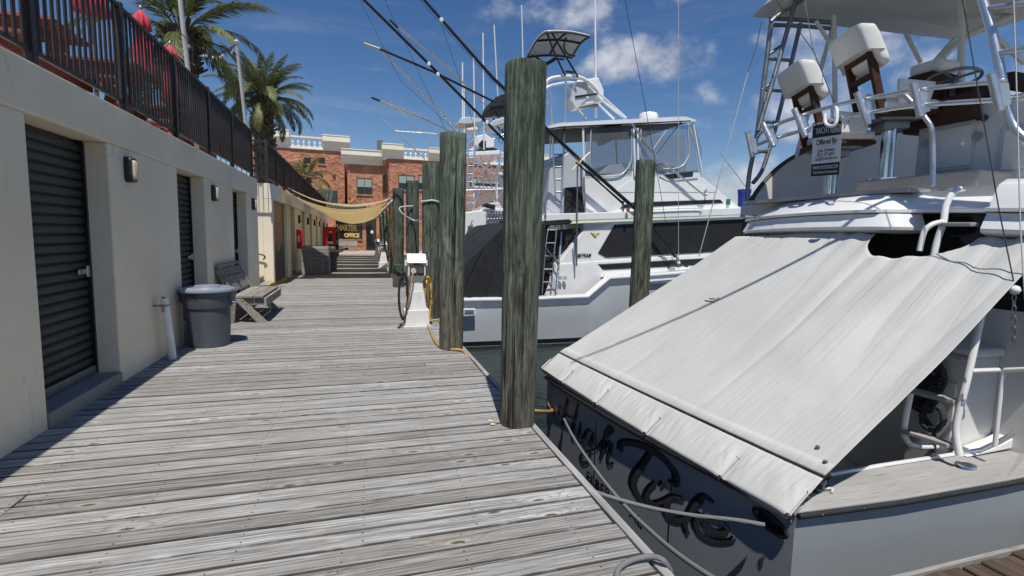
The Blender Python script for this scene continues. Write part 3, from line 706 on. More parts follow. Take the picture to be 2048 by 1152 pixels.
for i in range(7):
    y = 17.55+2.86*i
    sail(y, y+2.48, f'tan shade sail laced across the boardwalk, {ords[i]} in line from the brown square post', 'sail', 2.93, 2.72, .42, .12)
b = sail(18.6, 19.9, 'cream strip of shade cloth stretched above the tan sails', 'sail_light', 3.10, 2.88, .36, .05)

# ------------------------------------------------------------------ terracotta office building
BY = 50.0
ob = thing('office_building', 'terracotta stucco office building with cream cornices and balustrades', 'building', (0, 56, 0))
def bx(px, Y=BY): return P(px, 420, Y=Y).x
def bz(py, px=700, Y=BY): return P(px, py, Y=Y).z
zg = 0.02
def block(name, xa, xb, y0, ztop): return MB().box(xa, xb, y0, 70, -.1, ztop).build(name, M['terra'], ob)
xA0, xA1 = bx(505,52), bx(690,52)
zA = bz(299,620,52); block('left_wing_wall', xA0, xA1, 52, zA)
xB1 = bx(765); zB = bz(329,720); block('middle_wing_wall', xA1-.001+.3, xB1, BY, zB)
xC1 = bx(1090,48.6); zC = bz(320,830,48.6)
MB().prism([(xB1+.002,70),(xB1+.002,BY-.001),(bx(779,48.6),48.6),(xC1,48.6),(xC1,70)], 'z', -.1, zC).build('right_wing_wall', M['terra'], ob)
def cornice(xa, xb, y0, z0, h, ov=.5):
    pr = [(y0+.2,z0),(y0-.06,z0),(y0-.10,z0+h*.22),(y0-ov*.6,z0+h*.36),(y0-ov*.75,z0+h*.52),(y0-ov,z0+h*.58),(y0-ov,z0+h*.92),(y0-ov*1.08,z0+h*.94),(y0-ov*1.08,z0+h),(y0+.2,z0+h)]
    MB().prism(pr, 'x', xa-ov*.9, xb+ov*.9).build('cornice', M['trim'], ob)
def balustrade(xa, xb, y0, z0, z1):
    MB().box(xa, xb, y0-.12, y0+.12, z0, z0+.16).build('plinth', M['trim'], ob); MB().box(xa, xb, y0-.14, y0+.14, z1-.16, z1).build('coping', M['trim'], ob)
    n = max(3, int((xb-xa)/.42)); base = None
    for i in range(n):
        x = xa+(xb-xa)*(i+.5)/n; h = z1-z0-.32
        if base is None:
            base = MB().lathe([(.09,0),(.09,h*.08),(.05,h*.14),(.11,h*.36),(.10,h*.5),(.05,h*.78),(.09,h*.86),(.09,h)], (x,y0,z0+.16), 10).build('baluster', M['trim'], ob, smooth=50); x_0 = x
        else: kid(base, ob, (x-x_0,0,0))
def cap(xa, xb, y0, z0, z1):
    MB().box(xa, xb, y0-.5, y0+.6, z0, z1-.35).build('parapet_block', M['trim'], ob); MB().box(xa-.15, xb+.15, y0-.66, y0+.7, z1-.349, z1).build('parapet_cap', M['trim'], ob)
# left wing top
za = bz(268,620,52)
def blk(p0, p1, Y, z0, z1, ov=.55): cornice(bx(p0,Y)+ov*.9, bx(p1,Y)-ov*.9, Y, z0+.001, z1-z0, ov)
def strip(p0, p1, Y, z0): MB().box(bx(p0,Y), bx(p1,Y), Y-.16, Y+.2, z0+.002, z0+.10).build('string_course', M['trim'], ob)
blk(500, 583, 52, zA, za+.15); balustrade(bx(583.2,52), bx(647.8,52), 52.0, zA+.11, za-.25); strip(583.2, 647.8, 52, zA); blk(648, 702, 52, zA, za-.02)
# middle wing top
blk(684, 766, BY, zB, bz(301,720), .75)
# right wing top
zc = bz(290,800,48.6)
blk(764, 806, 48.6, zC, zc); balustrade(bx(806.5,48.6), bx(855.5,48.6), 48.6, zC+.11, zc-.25); strip(806.5, 855.5, 48.6, zC); blk(856, 893, 48.6, zC, zc-.1)
balustrade(bx(893.5,48.6), bx(1010,48.6), 48.6, zC+.11, zc-.3); strip(893.5, 1010, 48.6, zC); blk(1010.5, 1096, 48.6, zC, zc)
MB().box(bx(755,53),bx(767,53),52.6,53.8,zB+.8,bz(292,760,53)+.5).build('roof_vent', M['dull_alu'], ob)
def window(px0, px1, py0, py1, Y, cols=2, painted_reflection=True, name='window'):
    xa, xb = bx(px0,Y), bx(px1,Y); z1, z0 = bz(py0,(px0+px1)/2,Y), bz(py1,(px0+px1)/2,Y); e = .07
    f = MB().box(xa,xa+e,Y-.04,Y+.02,z0,z1).box(xb-e,xb,Y-.04,Y+.02,z0,z1).box(xa+e,xb-e,Y-.04,Y+.02,z1-e,z1).box(xa+e,xb-e,Y-.04,Y+.02,z0,z0+e)
    for i in range(1, cols): f.box(xa+(xb-xa)*i/cols-.025,xa+(xb-xa)*i/cols+.025,Y-.035,Y+.02,z0+e,z1-e)
    w_ = f.build(name, M['navybrown'], ob)
    zm = z0+(z1-z0)*.45 if painted_reflection else z1-e
    MB().box(xa+e,xb-e,Y-.015,Y-.005,z0+e,zm).build('pane', M['glass'], w_)
    if painted_reflection: MB().box(xa+e,xb-e,Y-.012,Y-.005,zm+.01,z1-e).build('blind', M['blind_glass'], w_)  # upper pane: its pale green reflection is put into the colour
    MB().box(xa-.08,xb+.08,Y-.10,Y+.02,z0-.12,z0-.002).build('sill', M['terra'], w_)
    return w_
window(611,624,315,328,52,1,False); window(639,652,315,328,52,1,False)
window(714,745,356,389,BY); window(797,829,350,380,48.6); window(837,866,350,380,48.6); window(939,1000,356,376,48.6,4)
MB().box(bx(666,52),bx(672,52),51.8,52.05,bz(350,668,52),bz(343,668,52)).build('wall_vent', M['terra'], ob)
MB().box(bx(697),bx(701),49.9,50.05,bz(395),bz(335)).build('downpipe', M['terra'], ob)
# corner windows on the splayed wall
for a in (.25, .62):
    p0 = Vector((xB1, BY-.001, 0)); p1 = Vector((bx(779,48.6), 48.6, 0)); c = p0.lerp(p1, a); d = (p1-p0).normalized(); z0, z1 = bz(388,770), bz(352,770)
    MB().bar(c+Vector((0,0,z0))-d*.25+Vector((-.03,-.03,0)), c+Vector((0,0,z0))+d*.25+Vector((-.03,-.03,0)), .12, .01).build('window_sill', M['terra'], ob)
    MB().bar(c+Vector((-.02,-.02,z0)), c+Vector((-.02,-.02,z1)), .09, .45, up=d).build('window', M['glass'], ob)
# shop front with gilt lettering, door
z0s, z1s = bz(478), bz(446)
sf = MB().box(bx(671),bx(724),49.93,49.99,z0s,z1s+.9).build('shop_window', M['glass'], ob)
MB().box(bx(671),bx(724),49.88,49.99,z0s-.12,z0s-.001).build('sill', M['terra'], sf)
xm = bx(697.5)
text_mesh('CHARTER', .78, (xm-.35, 49.92, bz(456.5)), (1,0,0), (0,0,1), .02, .03, width=bx(718)-bx(670)).build('lettering', M['gold'], sf)
text_mesh('OFFICE', .52, (bx(703), 49.92, bz(471)), (1,0,0), (0,0,1), .02, .025, width=bx(718)-bx(687.5)).build('lettering', M['gold'], sf)
dr = MB().box(bx(733),bx(751),49.92,49.99,zg,z1s+.7).build('glass_door', M['glass'], ob)
MB().box(bx(732),bx(733.2),49.88,49.99,zg,z1s+.7).box(bx(751),bx(752),49.88,49.99,zg,z1s+.7).build('frame', M['blackpaint'], dr)
MB().box(bx(741),bx(746),49.90,49.915,bz(466),bz(460)).build('notice', M['white'], dr)
MB().box(bx(724.5),bx(731.8),49.8,49.99,zg,z1s+1).build('pier', M['terra'], ob)
# tiled pent roofs
def pent(xa, xb, y0, y1, z0, z1, lab):
    t = thing('tiled_roof', lab, 'roof', ((xa+xb)/2, y1, z0))
    MB().prism([(y0,z0),(y1,z1),(y1,z0)], 'x', xa, xb).build('roof_frame', M['blackpaint'], t)
    n = int((xb-xa)/.32); base = None
    for i in range(n):
        for k in range(5):
            f = k/5; x = xa+.16+i*.32; yy = y0+(y1-y0)*f; zz = z0+(z1-z0)*f
            if base is None:
                d = Vector((0,(y1-y0)/5,(z1-z0)/5)); b = MB(); pr = [Vector((math.cos(a)*.15,0,math.sin(a)*.09+.02)) for a in [math.pi*q/5 for q in range(6)]]
                b.loft([[Vector((x,yy,zz))+p for p in pr],[Vector((x,yy,zz))+d*1.08+p*.9 for p in pr]]); base = b.build('roof_tile', M['tile'], t, smooth=60); b0 = (x,yy,zz)
            else: kid(base, t, (x-b0[0], yy-b0[1], zz-b0[2]))
    return t
pent(P(612,400,Y=42.5).x, P(672,400,Y=42.5).x, 42.3, 46, P(660,406,Y=42.3).z, P(640,380,Y=46).z, 'dark green tiled roof behind the cream building terrace')
pent(P(655,416,Y=48.9).x, P(732,416,Y=48.9).x, 48.9, 49.97, P(690,418,Y=48.9).z, P(690,411,Y=49.97).z+.1, 'low tiled pent roof over the charter office front')
# ------------------------------------------------------------------ terrace furniture
def picnic_table():
    t = thing('picnic_table', 'x', 'table', (0,0,0), 'red picnic tables on the terrace')
    for i in range(5): MB().box(-.75,.75,-.37+i*.15,-.37+i*.15+.14,.71,.75).build('top_plank', M['table_wood'], t, bevel=.005)
    for s in (-1,1):
        for i in range(2): MB().box(-.75,.75,s*.68-.14+i*.145,s*.68-.14+i*.145+.135,.42,.46).build('bench_plank', M['table_wood'], t, bevel=.005)
    for x in (-.5,.5):
        for s in (-1,1): MB().bar((x,s*.2,.71),(x,s*.55,.0),.045,.11,(1,0,0)).build('leg', M['table_wood'], t)
        MB().box(x+.03,x+.07,-.8,.8,.33,.42).build('cross_brace', M['table_wood'], t); MB().box(x+.03,x+.07,-.35,.35,.62,.709).build('top_brace', M['table_wood'], t)
    return t
def parasol(ht):
    t = thing('parasol', 'x', 'umbrella', (0,0,0), 'closed red parasols on the terrace')
    MB().tube([(0,0,0),(0,0,ht)], .022, 10).build('pole', M['dull_alu'], t, smooth=60)
    b = MB(); rings = []; n = 48
    for z, r, am in ((ht-1.09,.125,.30),(ht-1.07,.15,.34),(ht-.9,.13,.34),(ht-.6,.105,.30),(ht-.33,.085,.24),(ht-.31,.125,.22),(ht-.12,.10,.15),(ht-.04,.045,.05),(ht+.0,.015,0)):
        rings.append([Vector((math.cos(a)*r*(1+am*math.sin(8*a+z*2)), math.sin(a)*r*(1+am*math.sin(8*a+z*2)), z)) for a in [2*math.pi*j/n for j in range(n)]])
    b.loft(rings); b.build('canopy', M['red'], t, smooth=60)
    MB().lathe([(.012,0),(.03,.03),(.012,.07)], (0,0,ht), 10).build('finial', M['dull_alu'], t)
    return t
pt0 = picnic_table(); pu0 = parasol(2.38)
spots = [(-3.52,6.35,''), (-3.3,7.6,''), (-3.46,10.1,''), (-3.56,11.75,'')]
labs = ['red picnic table whose plank top shows nearest the railing post, no parasol in view', 'red picnic table under the parasol whose canopy top is out of view',
        'red picnic table on the terrace under the larger looking fully visible parasol', 'red picnic table on the terrace in front of the white string-light pole']
ulabs = ['closed red parasol over the picnic table where the railing is tallest', 'closed red parasol with its top out of sight between two tables', 'closed red parasol before the palm trunk, larger of the two with tops showing', 'closed red parasol beside the white pole, smaller of the two with tops in view']
for i, (x, y, _) in enumerate(spots):
    t = pt0 if i == 0 else copy_tree(pt0); t.location = (x, y, 2.83); t['label'] = labs[i]
    u = pu0 if i == 0 else copy_tree(pu0); u.location = (x+(.28 if i == 1 else .02), y-(.2 if i == 1 else 0), 2.83); u['label'] = ulabs[i]
def pole(a, b, lab):
    t = MB().tube([a, b], [.04,.034], 12).lathe([(.05,0),(.05,.03),(.02,.05)], b, 10).build('light_pole', M['white'], smooth=50)
    return tag(t, lab, 'pole', 'white string-light poles')
p1a = Vector((-2.78,10.4,2.85)); p1b = Vector((-2.74,9.55,5.75)); p2a = Vector((-2.62,14.2,2.9)); p2b = P(473,84,X=-2.66)
pole(p1a, p1b, 'white string-light pole rising behind the railing past the near palm'); pole(p2a, p2b, 'white string-light pole at the corner where the near railing ends')
def string_lights(a, b, sag, nb_, lab):
    t = thing('string_lights', lab, 'string lights', a)
    pts = [Vector(a).lerp(Vector(b), i/24)-Vector((0,0,sag*4*(i/24)*(1-i/24))) for i in range(25)]
    MB().tube(pts, .008, 5).build('cable', M['rubber'], t)
    for i in range(nb_):
        p = pts[int(24*(i+.5)/nb_)]
        h = MB().lathe([(.012,0),(.012,-.05),(.016,-.06)], p, 8).build('socket', M['rubber'], t)
        MB().lathe([(.014,-.06),(.022,-.08),(.023,-.10),(.014,-.12),(.003,-.13)], p, 10).build('bulb', M['bulb'], t, smooth=60)
string_lights(p2b+V(0,0,-.02), p2b+V(-.9,.5,-.12), .14, 4, 'short swag of string lights hanging from the corner pole')
string_lights(p1b+V(0,0,-1.0), p2b+V(0,0,-.05), .25, 4, 'string lights strung between the two white poles')

# ------------------------------------------------------------------ palms
def frond_mesh(L_, droop, seed):
    rnd = random.Random(seed); b = MB(); n = 46; pts = []; p = Vector((0,0,0)); ang = 0.
    for i in range(n+1):
        pts.append(p.copy()); t = i/n; ang = -droop*t**1.6; p = p+Vector((math.cos(ang),0,math.sin(ang)))*(L_/n)
    b.tube(pts[::3], [.022*(1-.85*i/len(pts[::3])) for i in range(len(pts[::3]))], 4)
    for i in range(6, n):
        t = i/n; d = (pts[i+1]-pts[i]).normalized(); up = d.cross(Vector((0,1,0))).normalized()*-1
        ll = (.50*math.sin(math.pi*min(1,(t*.86+.13)))**.7)*rnd.uniform(.85,1.12)*L_/2.7
        for s in (-1,1):
            for k in range(2):
                q = pts[i]+d*(k*.5+rnd.uniform(-.2,.2))*(L_/n)
                dr = (d*rnd.uniform(.75,1.0)+Vector((0,s,0))*rnd.uniform(.55,.85)+up*rnd.uniform(.0,.42)-Vector((0,0,rnd.uniform(0,.14)))).normalized()
                sd = dr.cross(up).normalized()*.016; m_ = q+dr*ll*.55; e = q+dr*ll-Vector((0,0,ll*.12))
                b.add([q-sd*.6, q+sd*.6, m_+sd, m_-sd, e], [(0,1,2,3),(3,2,4)])
    return b
FM = []
for i, (l, dr) in enumerate(((2.7,.75),(2.6,1.25),(2.75,1.75),(2.4,2.2))):
    o = frond_mesh(l, dr, 30+i).build('frond', M['leaf'], fix=False); FM.append(o.data); bpy.data.objects.remove(o)
dd = MB(); FMD = frond_mesh(2.0, 2.1, 77).build('frond', M['deadfrond'], fix=False); fdm = FMD.data; bpy.data.objects.remove(FMD)
def palm(base, top, nf, lab, rtr, seed, sc=1., lo=112, dead=5):
    rnd = random.Random(seed)
    t = thing('palm_tree', lab, 'palm tree', base, 'palm trees behind the railings')
    base = Vector(base); top = Vector(top); b = MB(); k = 14
    b.tube([base.lerp(top, i/k) for i in range(k+1)], [rtr*(.95+.05*math.sin(i*2))*(1 if i < k-2 else 1.15) for i in range(k+1)], 14); b.build('trunk', M['trunk'], t, smooth=60)
    sb = MB()
    for i in range(230):
        f = rnd.uniform(0,1)**.8; a = rnd.uniform(0,6.28); c = base.lerp(top, f); rr = rtr*(1+.35*f*f)
        d = Vector((math.cos(a), math.sin(a), rnd.uniform(.5,1.4))).normalized(); q = c+Vector((math.cos(a),math.sin(a),0))*rr*.82
        sb.bar(q, q+d*rnd.uniform(.14,.32)*sc, .10*sc, .05*sc, (0,0,1))
    struct(sb.build('frond_stubs', M['trunk'], t), 'stuff')
    for i in range(nf):
        f = (i+.5)/nf; el = R(82-lo*f**1.05+rnd.uniform(-9,9)); az = i*2.39996+rnd.uniform(-.2,.2)
        o = bpy.data.objects.new('frond', FM[min(3, int(f*2.6+rnd.uniform(0,1.3)))]); col.objects.link(o); o.parent = t
        s = sc*rnd.uniform(.88,1.1)*(1 if f > .15 else .8); o.scale = (s,s,s); o.rotation_euler = (rnd.uniform(-.3,.3), -el, az)
        o.location = top-base+Vector((math.cos(az)*.12, math.sin(az)*.12, .1-.35*f))
    for i in range(dead):
        o = bpy.data.objects.new('frond', fdm); col.objects.link(o); o.parent = t; az = rnd.uniform(0,6.28); o.rotation_euler = (0, R(55+rnd.uniform(0,20)), az)
        o.location = top-base+Vector((math.cos(az)*.2, math.sin(az)*.2, -.35)); o.scale = (.75,)*3
    return t
palm((-4.62,16,-.02), (-4.55,16,6.95), 30, 'large date palm with shaggy trunk rising behind the near railing and parasols', .36, 5, .98, 108, 4)
palm((-3.95,24,2.9), (-3.87,24,7.25), 50, 'date palm with a full round crown rising behind the long dark railing', .40, 6, .86, 92, 0)
palm((-3.3,34,2.9), (-3.25,34,5.0), 24, 'small palm with only its crown showing beside the terracotta wall', .25, 9, .72, 95, 0)

# ------------------------------------------------------------------ dock furniture
def bench(lab, y0, y1, x=-1.62, z=0, cat='bench'):
    t = thing('wooden_bench', lab, cat, (x-.3, (y0+y1)/2, z)); w_ = M['bench_wood']; sb_ = []
    for i in range(3): MB().box(x-.52+i*.166, x-.52+i*.166+.158, y0, y1, z+.44, z+.48).build('seat_plank', w_, t, bevel=.006)
    MB().box(x-.022, x+.022, y0-.002, y1+.002, z+.29, z+.437).build('front_apron', w_, t, bevel=.005)
    for i in range(3):
        f = i*.155
        a = Vector((x-.56-f*.42, 0, z+.52+f*.9)); MB().prism([(a.x-.02,a.z-.008),(a.x+.02,a.z),(a.x+.02-.142*.42,a.z+.132),(a.x-.02-.142*.42,a.z+.124)], 'y', y0, y1).build('back_plank', w_, t, bevel=.004)
    MB().box(x-.85, x-.70, y0-.02, y1+.02, z+.975, z+1.012).build('back_cap', w_, t, bevel=.005)
    for y in (y0+.05, y1-.12):
        MB().prism([(x-.50,z+.43),(x-.37,z+.43),(x+.03,z),(x-.14,z)], 'y', y-.045, y).build('leg', w_, t, bevel=.004)
        MB().prism([(x-.44,z+.40),(x-.52,z+.40),(x-.84,z+.97),(x-.74,z+.97)], 'y', y+.001, y+.045).build('back_post', w_, t, bevel=.004)
        MB().box(x-.54, x-.024, y+.002, y+.04, z+.31, z+.438).build('side_apron', w_, t, bevel=.004)
        MB().prism([(x-.60,z),(x-.50,z),(x-.46,z+.40),(x-.56,z+.40)], 'y', y-.045, y).build('leg', w_, t, bevel=.004)
        for q in ((x-.30,z+.34),(x-.36,z+.40)): MB().tube([(q[0],y-.055,q[1]),(q[0],y-.044,q[1])], .012, 8).build('bolt', M['alu'], t)
    return t
bench('weathered grey wooden bench against the grey wall beside the trash can', 9.62, 11.30)
t = bench('pale wooden bench in front of the charter office window', 0, 2.0); t.rotation_euler = (0,0,R(-90)); t.location = (P(692,499,Y=48).x, 48.6, .02)
bench('small dark wooden bench against the cream wall before the red vending machine', 31.5, 33.0, -1.75)
def trash_can(x, y, lab, z=0, s=1., brand=True):
    t = thing('trash_can', lab, 'trash can', (x,y,z)); c = Vector((x,y,z)); b = MB()
    b.lathe([(.255*s,0),(.265*s,.012),(.283*s,.52*s),(.283*s,.55*s),(.305*s,.565*s),(.31*s,.60*s),(.315*s,.74*s),(.325*s,.755*s),(.33*s,.80*s),(.30*s,.805*s)], c, 48); b.build('body', M['can'], t, smooth=30)
    b = MB(); b.lathe([(.352*s,.785*s),(.358*s,.80*s),(.352*s,.825*s),(.30*s,.838*s),(.29*s,.85*s),(.24*s,.85*s),(.235*s,.838*s),(.17*s,.845*s),(.16*s,.87*s),(.05*s,.875*s)], c, 48); b.build('lid', M['canlid'], t, smooth=30)
    for a in (-.12, math.pi-.12):
        d = Vector((math.cos(a), math.sin(a), 0)); n_ = Vector((-d.y, d.x, 0)); q = c+d*.31*s
        MB().loft([[q+n_*.10*s+V(0,0,.775*s), q-n_*.10*s+V(0,0,.775*s), q-n_*.045*s+V(0,0,.60*s), q+n_*.045*s+V(0,0,.60*s)],
                   [q+d*.055*s+n_*.085*s+V(0,0,.77*s), q+d*.055*s-n_*.085*s+V(0,0,.77*s), q+d*.02*s-n_*.03*s+V(0,0,.60*s), q+d*.02*s+n_*.03*s+V(0,0,.60*s)]]).build('handle_bracket', M['can'], t, bevel=.006)
        MB().tube(arc([q+d*.03+n_*.06*s+V(0,0,.64*s), q+d*.085+n_*.03*s+V(0,0,.625*s), q+d*.085-n_*.03*s+V(0,0,.625*s), q+d*.03-n_*.06*s+V(0,0,.64*s)],4), .011*s, 8).build('handle', M['canlid'], t, smooth=60)
    if brand:
        for i, ch in enumerate('BRUTE'):
            a = R(-128+i*6.3); d = Vector((math.cos(a), math.sin(a), 0))
            text_mesh(ch, .055, c+d*.3215+V(0,0,.715), (-d.y,d.x,0), (0,0,1), .004, .001).build('lettering', M['rubber'], t)
    return t
trash_can(-2.045, 7.84, 'grey plastic trash can with a domed lid by the grey wall and bench', s=.97)
tc2 = trash_can(-1.25, 22.4, 'dark grey trash can just behind the wooden bin, heaped with litter', s=1.05, brand=False)
ltr = MB()
for i in range(5):
    a = i*1.3; ltr.lathe([(.02,0),(.09,.03),(.11,.08),(.05,.14)], (-1.25+.13*math.cos(a), 22.4+.13*math.sin(a), .90), 7)
tag(ltr.build('litter_bag', M['white'], smooth=20), 'crumpled white litter heaped on the dark trash can', 'litter')
pp = thing('standpipe', 'white plastic standpipe strapped to the grey wall left of the trash can', 'pipe', (-2.26,7.06,0))
tp_ = P(327,596,Y=7.0)
MB().tube([(-2.255,7.06,-.02), (tp_.x+.012,7.0,tp_.z)], .043, 20).build('pipe', M['pvc'], pp, smooth=50)
MB().tube([(tp_.x+.01,7.0,tp_.z-.001), (tp_.x+.012,7.0,tp_.z+.004)], .034, 16).build('bore', M['blackpaint'], pp)
zc_ = P(325,612,Y=7.0).z
MB().box(-2.40,-2.27,6.94,6.965,zc_,zc_+.02).build('strap', M['dull_alu'], pp); MB().tube([(tp_.x+.012+.048*math.cos(a),7.0+.048*math.sin(a),zc_+.01) for a in [i*.45 for i in range(15)]], .008, 6).build('clamp', M['dull_alu'], pp)
MB().box(-2.31,-2.285,6.93,6.96,zc_-.07,zc_).build('padlock', M['brass'], pp, bevel=.004)

def pedestal():
    t = thing('power_pedestal', 'x', 'pedestal', (0,0,0), 'shore power pedestals on the dock'); w_ = M['white']
    MB().box(-.24,.24,-.2,.2,0,.025).build('foot', w_, t, bevel=.006)
    MB().box(-.215,.215,-.175,.175,.025,.30).build('base', w_, t, bevel=.012)
    b = MB(); b.loft([[V(-.175,-.14,.30),V(.175,-.14,.30),V(.175,.14,.30),V(-.175,.14,.30)],[V(-.10,-.10,.78),V(.10,-.10,.78),V(.10,.10,.78),V(-.10,.10,.78)]]); b.build('body', w_, t, bevel=.01)
    MB().loft([[V(-.13,-.133,.34),V(.13,-.133,.34),V(.13,-.12,.34),V(-.13,-.12,.34)],[V(-.09,-.122,.62),V(.09,-.122,.62),V(.09,-.11,.62),V(-.09,-.11,.62)]]).build('access_panel', w_, t, bevel=.004)
    MB().loft([[V(-.10,-.10,.78),V(.10,-.10,.78),V(.10,.10,.78),V(-.10,.10,.78)],[V(-.15,-.15,.90),V(.15,-.15,.90),V(.15,.15,.90),V(-.15,.15,.90)],[V(-.15,-.15,1.12),V(.15,-.15,1.12),V(.15,.15,1.12),V(-.15,.15,1.12)]]).build('head', w_, t, bevel=.008)
    MB().prism([(-.185,1.12),(.17,1.12),(.17,1.26),(.10,1.275),(-.06,1.265)], 'x', -.165, .165).build('hood', w_, t, bevel=.008)
    pn = MB().box(-.125,.125,-.162,-.151,.90,1.09).build('socket_panel', M['navybrown'], t)
    for x in (-.06,.062):
        MB().tube([(x,-.162,.985),(x,-.19,.98)], .045, 18).build('socket', M['pvc'] if x < 0 else M['dull_alu'], t, smooth=40)
    MB().box(-.05,.05,-.163,-.151,1.095,1.112).build('number_plate', M['rubber'], t)
    for s in (-1,1): MB().box(s*.152,s*.20,-.06,.02,1.06,1.16).build('hose_hook', M['pvc'], t, bevel=.01)
    return t
pd = pedestal()
for i, (x, y, lab) in enumerate(((.93,8.88,'white shore power pedestal with coiled dark cable and yellow hose by the dark piling'), (1.02,24.2,'white power pedestal under the sail beam beside the hose loop piling'), (1.05,33.5,'farthest white power pedestal at the end of the boardwalk'))):
    q = pd if i == 0 else copy_tree(pd); q.location = (x,y,0); q['label'] = lab
def coil(name, c, rx, rz, turns, r, mat, lab, cat, ax=(1,0,0), tail=None):
    ax = Vector(ax); pts = []
    for i in range(turns*22+1):
        a = 2*math.pi*i/22; j = 1+.06*math.sin(i*.7)
        pts.append(Vector(c)+ax*rx*j*math.cos(a)+Vector((0,0,rz*j*math.sin(a)))+ax.cross(Vector((0,0,1)))*(-.045+.09*((i*.37)%1)))
    if tail: pts += [Vector(q) for q in tail]
    return tag(MB().tube(pts, r, 7).build(name, mat, smooth=60), lab, cat)
coil('power_cable', (.70,8.74,.55), .075, .40, 5, .016, M['rubber'], 'dark power cable hung in long coils on the pedestal', 'cable', tail=[(.72,8.70,.1),(.64,8.64,.03),(.60,8.6,.02)])
coil('yellow_hose', (1.14,8.86,.50), .06, .36, 2, .018, M['yellow'], 'bright yellow hose looped on the pedestal side toward the pilings', 'hose', tail=[(1.16,8.8,.12),(1.26,8.75,.10),(1.5,8.9,.14)])
tag(MB().tube(arc([(.87,8.70,.97),(.84,8.66,.86),(.80,8.66,.6),(.77,8.7,.35),(.76,8.72,.2)],6), .014, 7).build('shore_power_cord', M['tanhose'], smooth=60), 'tan shore power cord plugged into the near pedestal', 'cord')
hp = [P(850,640,Z=.02),P(858,655,Z=.02),P(868,678,Z=.02),P(882,694,Z=.02),P(905,697,Z=.02)+V(-.02,-.05,0),P(925,701,Z=.02)+V(0,-.02,0),P(943,722,X=1.40),P(962,745,X=1.46),P(985,772,X=1.46),P(1005,795,X=1.47),P(1045,815,X=1.62),P(1072,822,X=1.75),P(1104,822,X=2.10)]
hp += [P(1106,806,X=2.17)+V(-.05,0,0), P(1114,795,X=2.20)+V(-.05,0,0), P(1119,770,X=2.20)+V(-.05,0,0)]
tag(MB().tube(arc(hp,6), .021, 8).build('water_hose', M['tanhose'], smooth=60), 'tan water hose running along the dock edge round the pilings to the boat', 'hose')
tag(MB().tube([Vector((1.29+.175*math.cos(a), 9.66+.175*math.sin(a), P(860,402,Y=9.5).z+.012*math.sin(3*a))) for a in [i*.33 for i in range(20)]], .018, 7).build('mooring_rope', M['rope_white'], smooth=60), 'white rope ring round the upper part of the dark piling', 'rope')
tag(MB().tube(arc([P(826,412,Y=13.1),P(800,415,Y=13.05),P(806,428,Y=13.0),P(829,441,Y=13.0),P(842,436,Y=11.5),P(846,412,Y=10)],6), .016, 7).build('mooring_rope', M['rope_white'], smooth=60), 'slack white rope slung between two green pilings', 'rope')
tag(MB().tube(arc([P(792,521,Y=15.5),P(786,535,Y=15.6),P(792,541,Y=15.4),P(806,533,Y=15.3),P(790,530,Y=15.35),P(787,550,Y=15.6)],6), .02, 6).build('green_rope', M['green'], smooth=60), 'green rope wound round the base of the brown post and piling', 'rope')
lp = Vector((1.10,21.0,1.35)); tag(MB().tube([lp+Vector((.16*math.cos(a)*(1+.05*math.sin(i)),-.05*math.sin(i*.9),.62*math.sin(a))) for i, a in enumerate([k*.3 for k in range(64)])], .03, 7).build('hose_loop', M['rubber'], smooth=60), 'long black hose loops hanging on a piling under the sail beam', 'hose')
# peanut shells near the big piling, paper scrap
for i, (px, py) in enumerate(((981,842),(986,849))):
    c = P(px,py,Z=.012); tag(MB().tube([c+V(-.02,0,0),c+V(-.008,.004,.003),c+V(.004,0,0),c+V(.018,.003,0)], [.006,.010,.008,.009], 8).build('peanut_shell', M['lens'], smooth=60), ('small yellowish shell on the boards, closer to the thick cracked piling foot' if i == 0 else 'small yellowish shell on the boards, a finger wider away from the cracked piling'), 'litter', 'shells on the boards')
# rope loop lying over the dock edge
c = P(1285,1150,Z=.02)
rp = [P(1232,1165,Z=.02),P(1236,1140,Z=.02),P(1252,1126,Z=.02),P(1275,1117,Z=.025),P(1303,1113,Z=.03),P(1325,1120,Z=.03),P(1338,1137,Z=-.02),P(1342,1150,Z=-.06),P(1350,1175,Z=-.2)]
tag(MB().tube(arc(rp,8), .014, 8).build('mooring_rope', M['rope_grey'], smooth=60), 'grey braided rope loop lying over the dock edge', 'rope')

# ------------------------------------------------------------------ wooden bin, vending machine
wb = thing('wooden_bin', 'weathered slatted wooden bin by the cream wall under the shade sails', 'bin', (-1.7,21.3,0))
X0, X1, BY0, BY1, BH = -2.18, -1.22, 20.75, 21.75, 1.1
for i in range(4):
    z = .56+i*.135
    MB().box(X0,X1,BY0-.03,BY0,z,z+.125).build('slat', M['crate_wood'], wb, bevel=.004); MB().box(X0,X1,BY1,BY1+.03,z,z+.125).build('slat', M['crate_wood'], wb, bevel=.004)
    MB().box(X1,X1+.03,BY0,BY1,z,z+.125).build('slat', M['bench_wood'], wb, bevel=.004)
for i in range(7):
    x = X0+.137*i; MB().box(x,x+.13,BY0-.03,BY0,.02,.545).build('board', M['crate_wood'], wb, bevel=.004); MB().box(X1,X1+.03,BY0+.142*i,BY0+.142*i+.135,.02,.545).build('board', M['crate_wood'], wb, bevel=.004)
MB().box(X0-.02,X1+.045,BY0-.05,BY0-.031,.53,.575).build('rail', M['crate_wood'], wb)
MB().box(X0+.03,X1-.03,BY0+.03,BY1-.03,.02,.9).build('liner', M['navybrown'], wb)
for x in (X0+.05,X1-.05):
    for y in (BY0+.05,BY1-.05): MB().box(x-.04,x+.04,y-.04,y+.04,0,BH).build('post', M['crate_wood'], wb)
vm = thing('vending_machine', 'tall red and black drink vending machine against the cream building', 'vending machine', (-1.95,36.5,0))
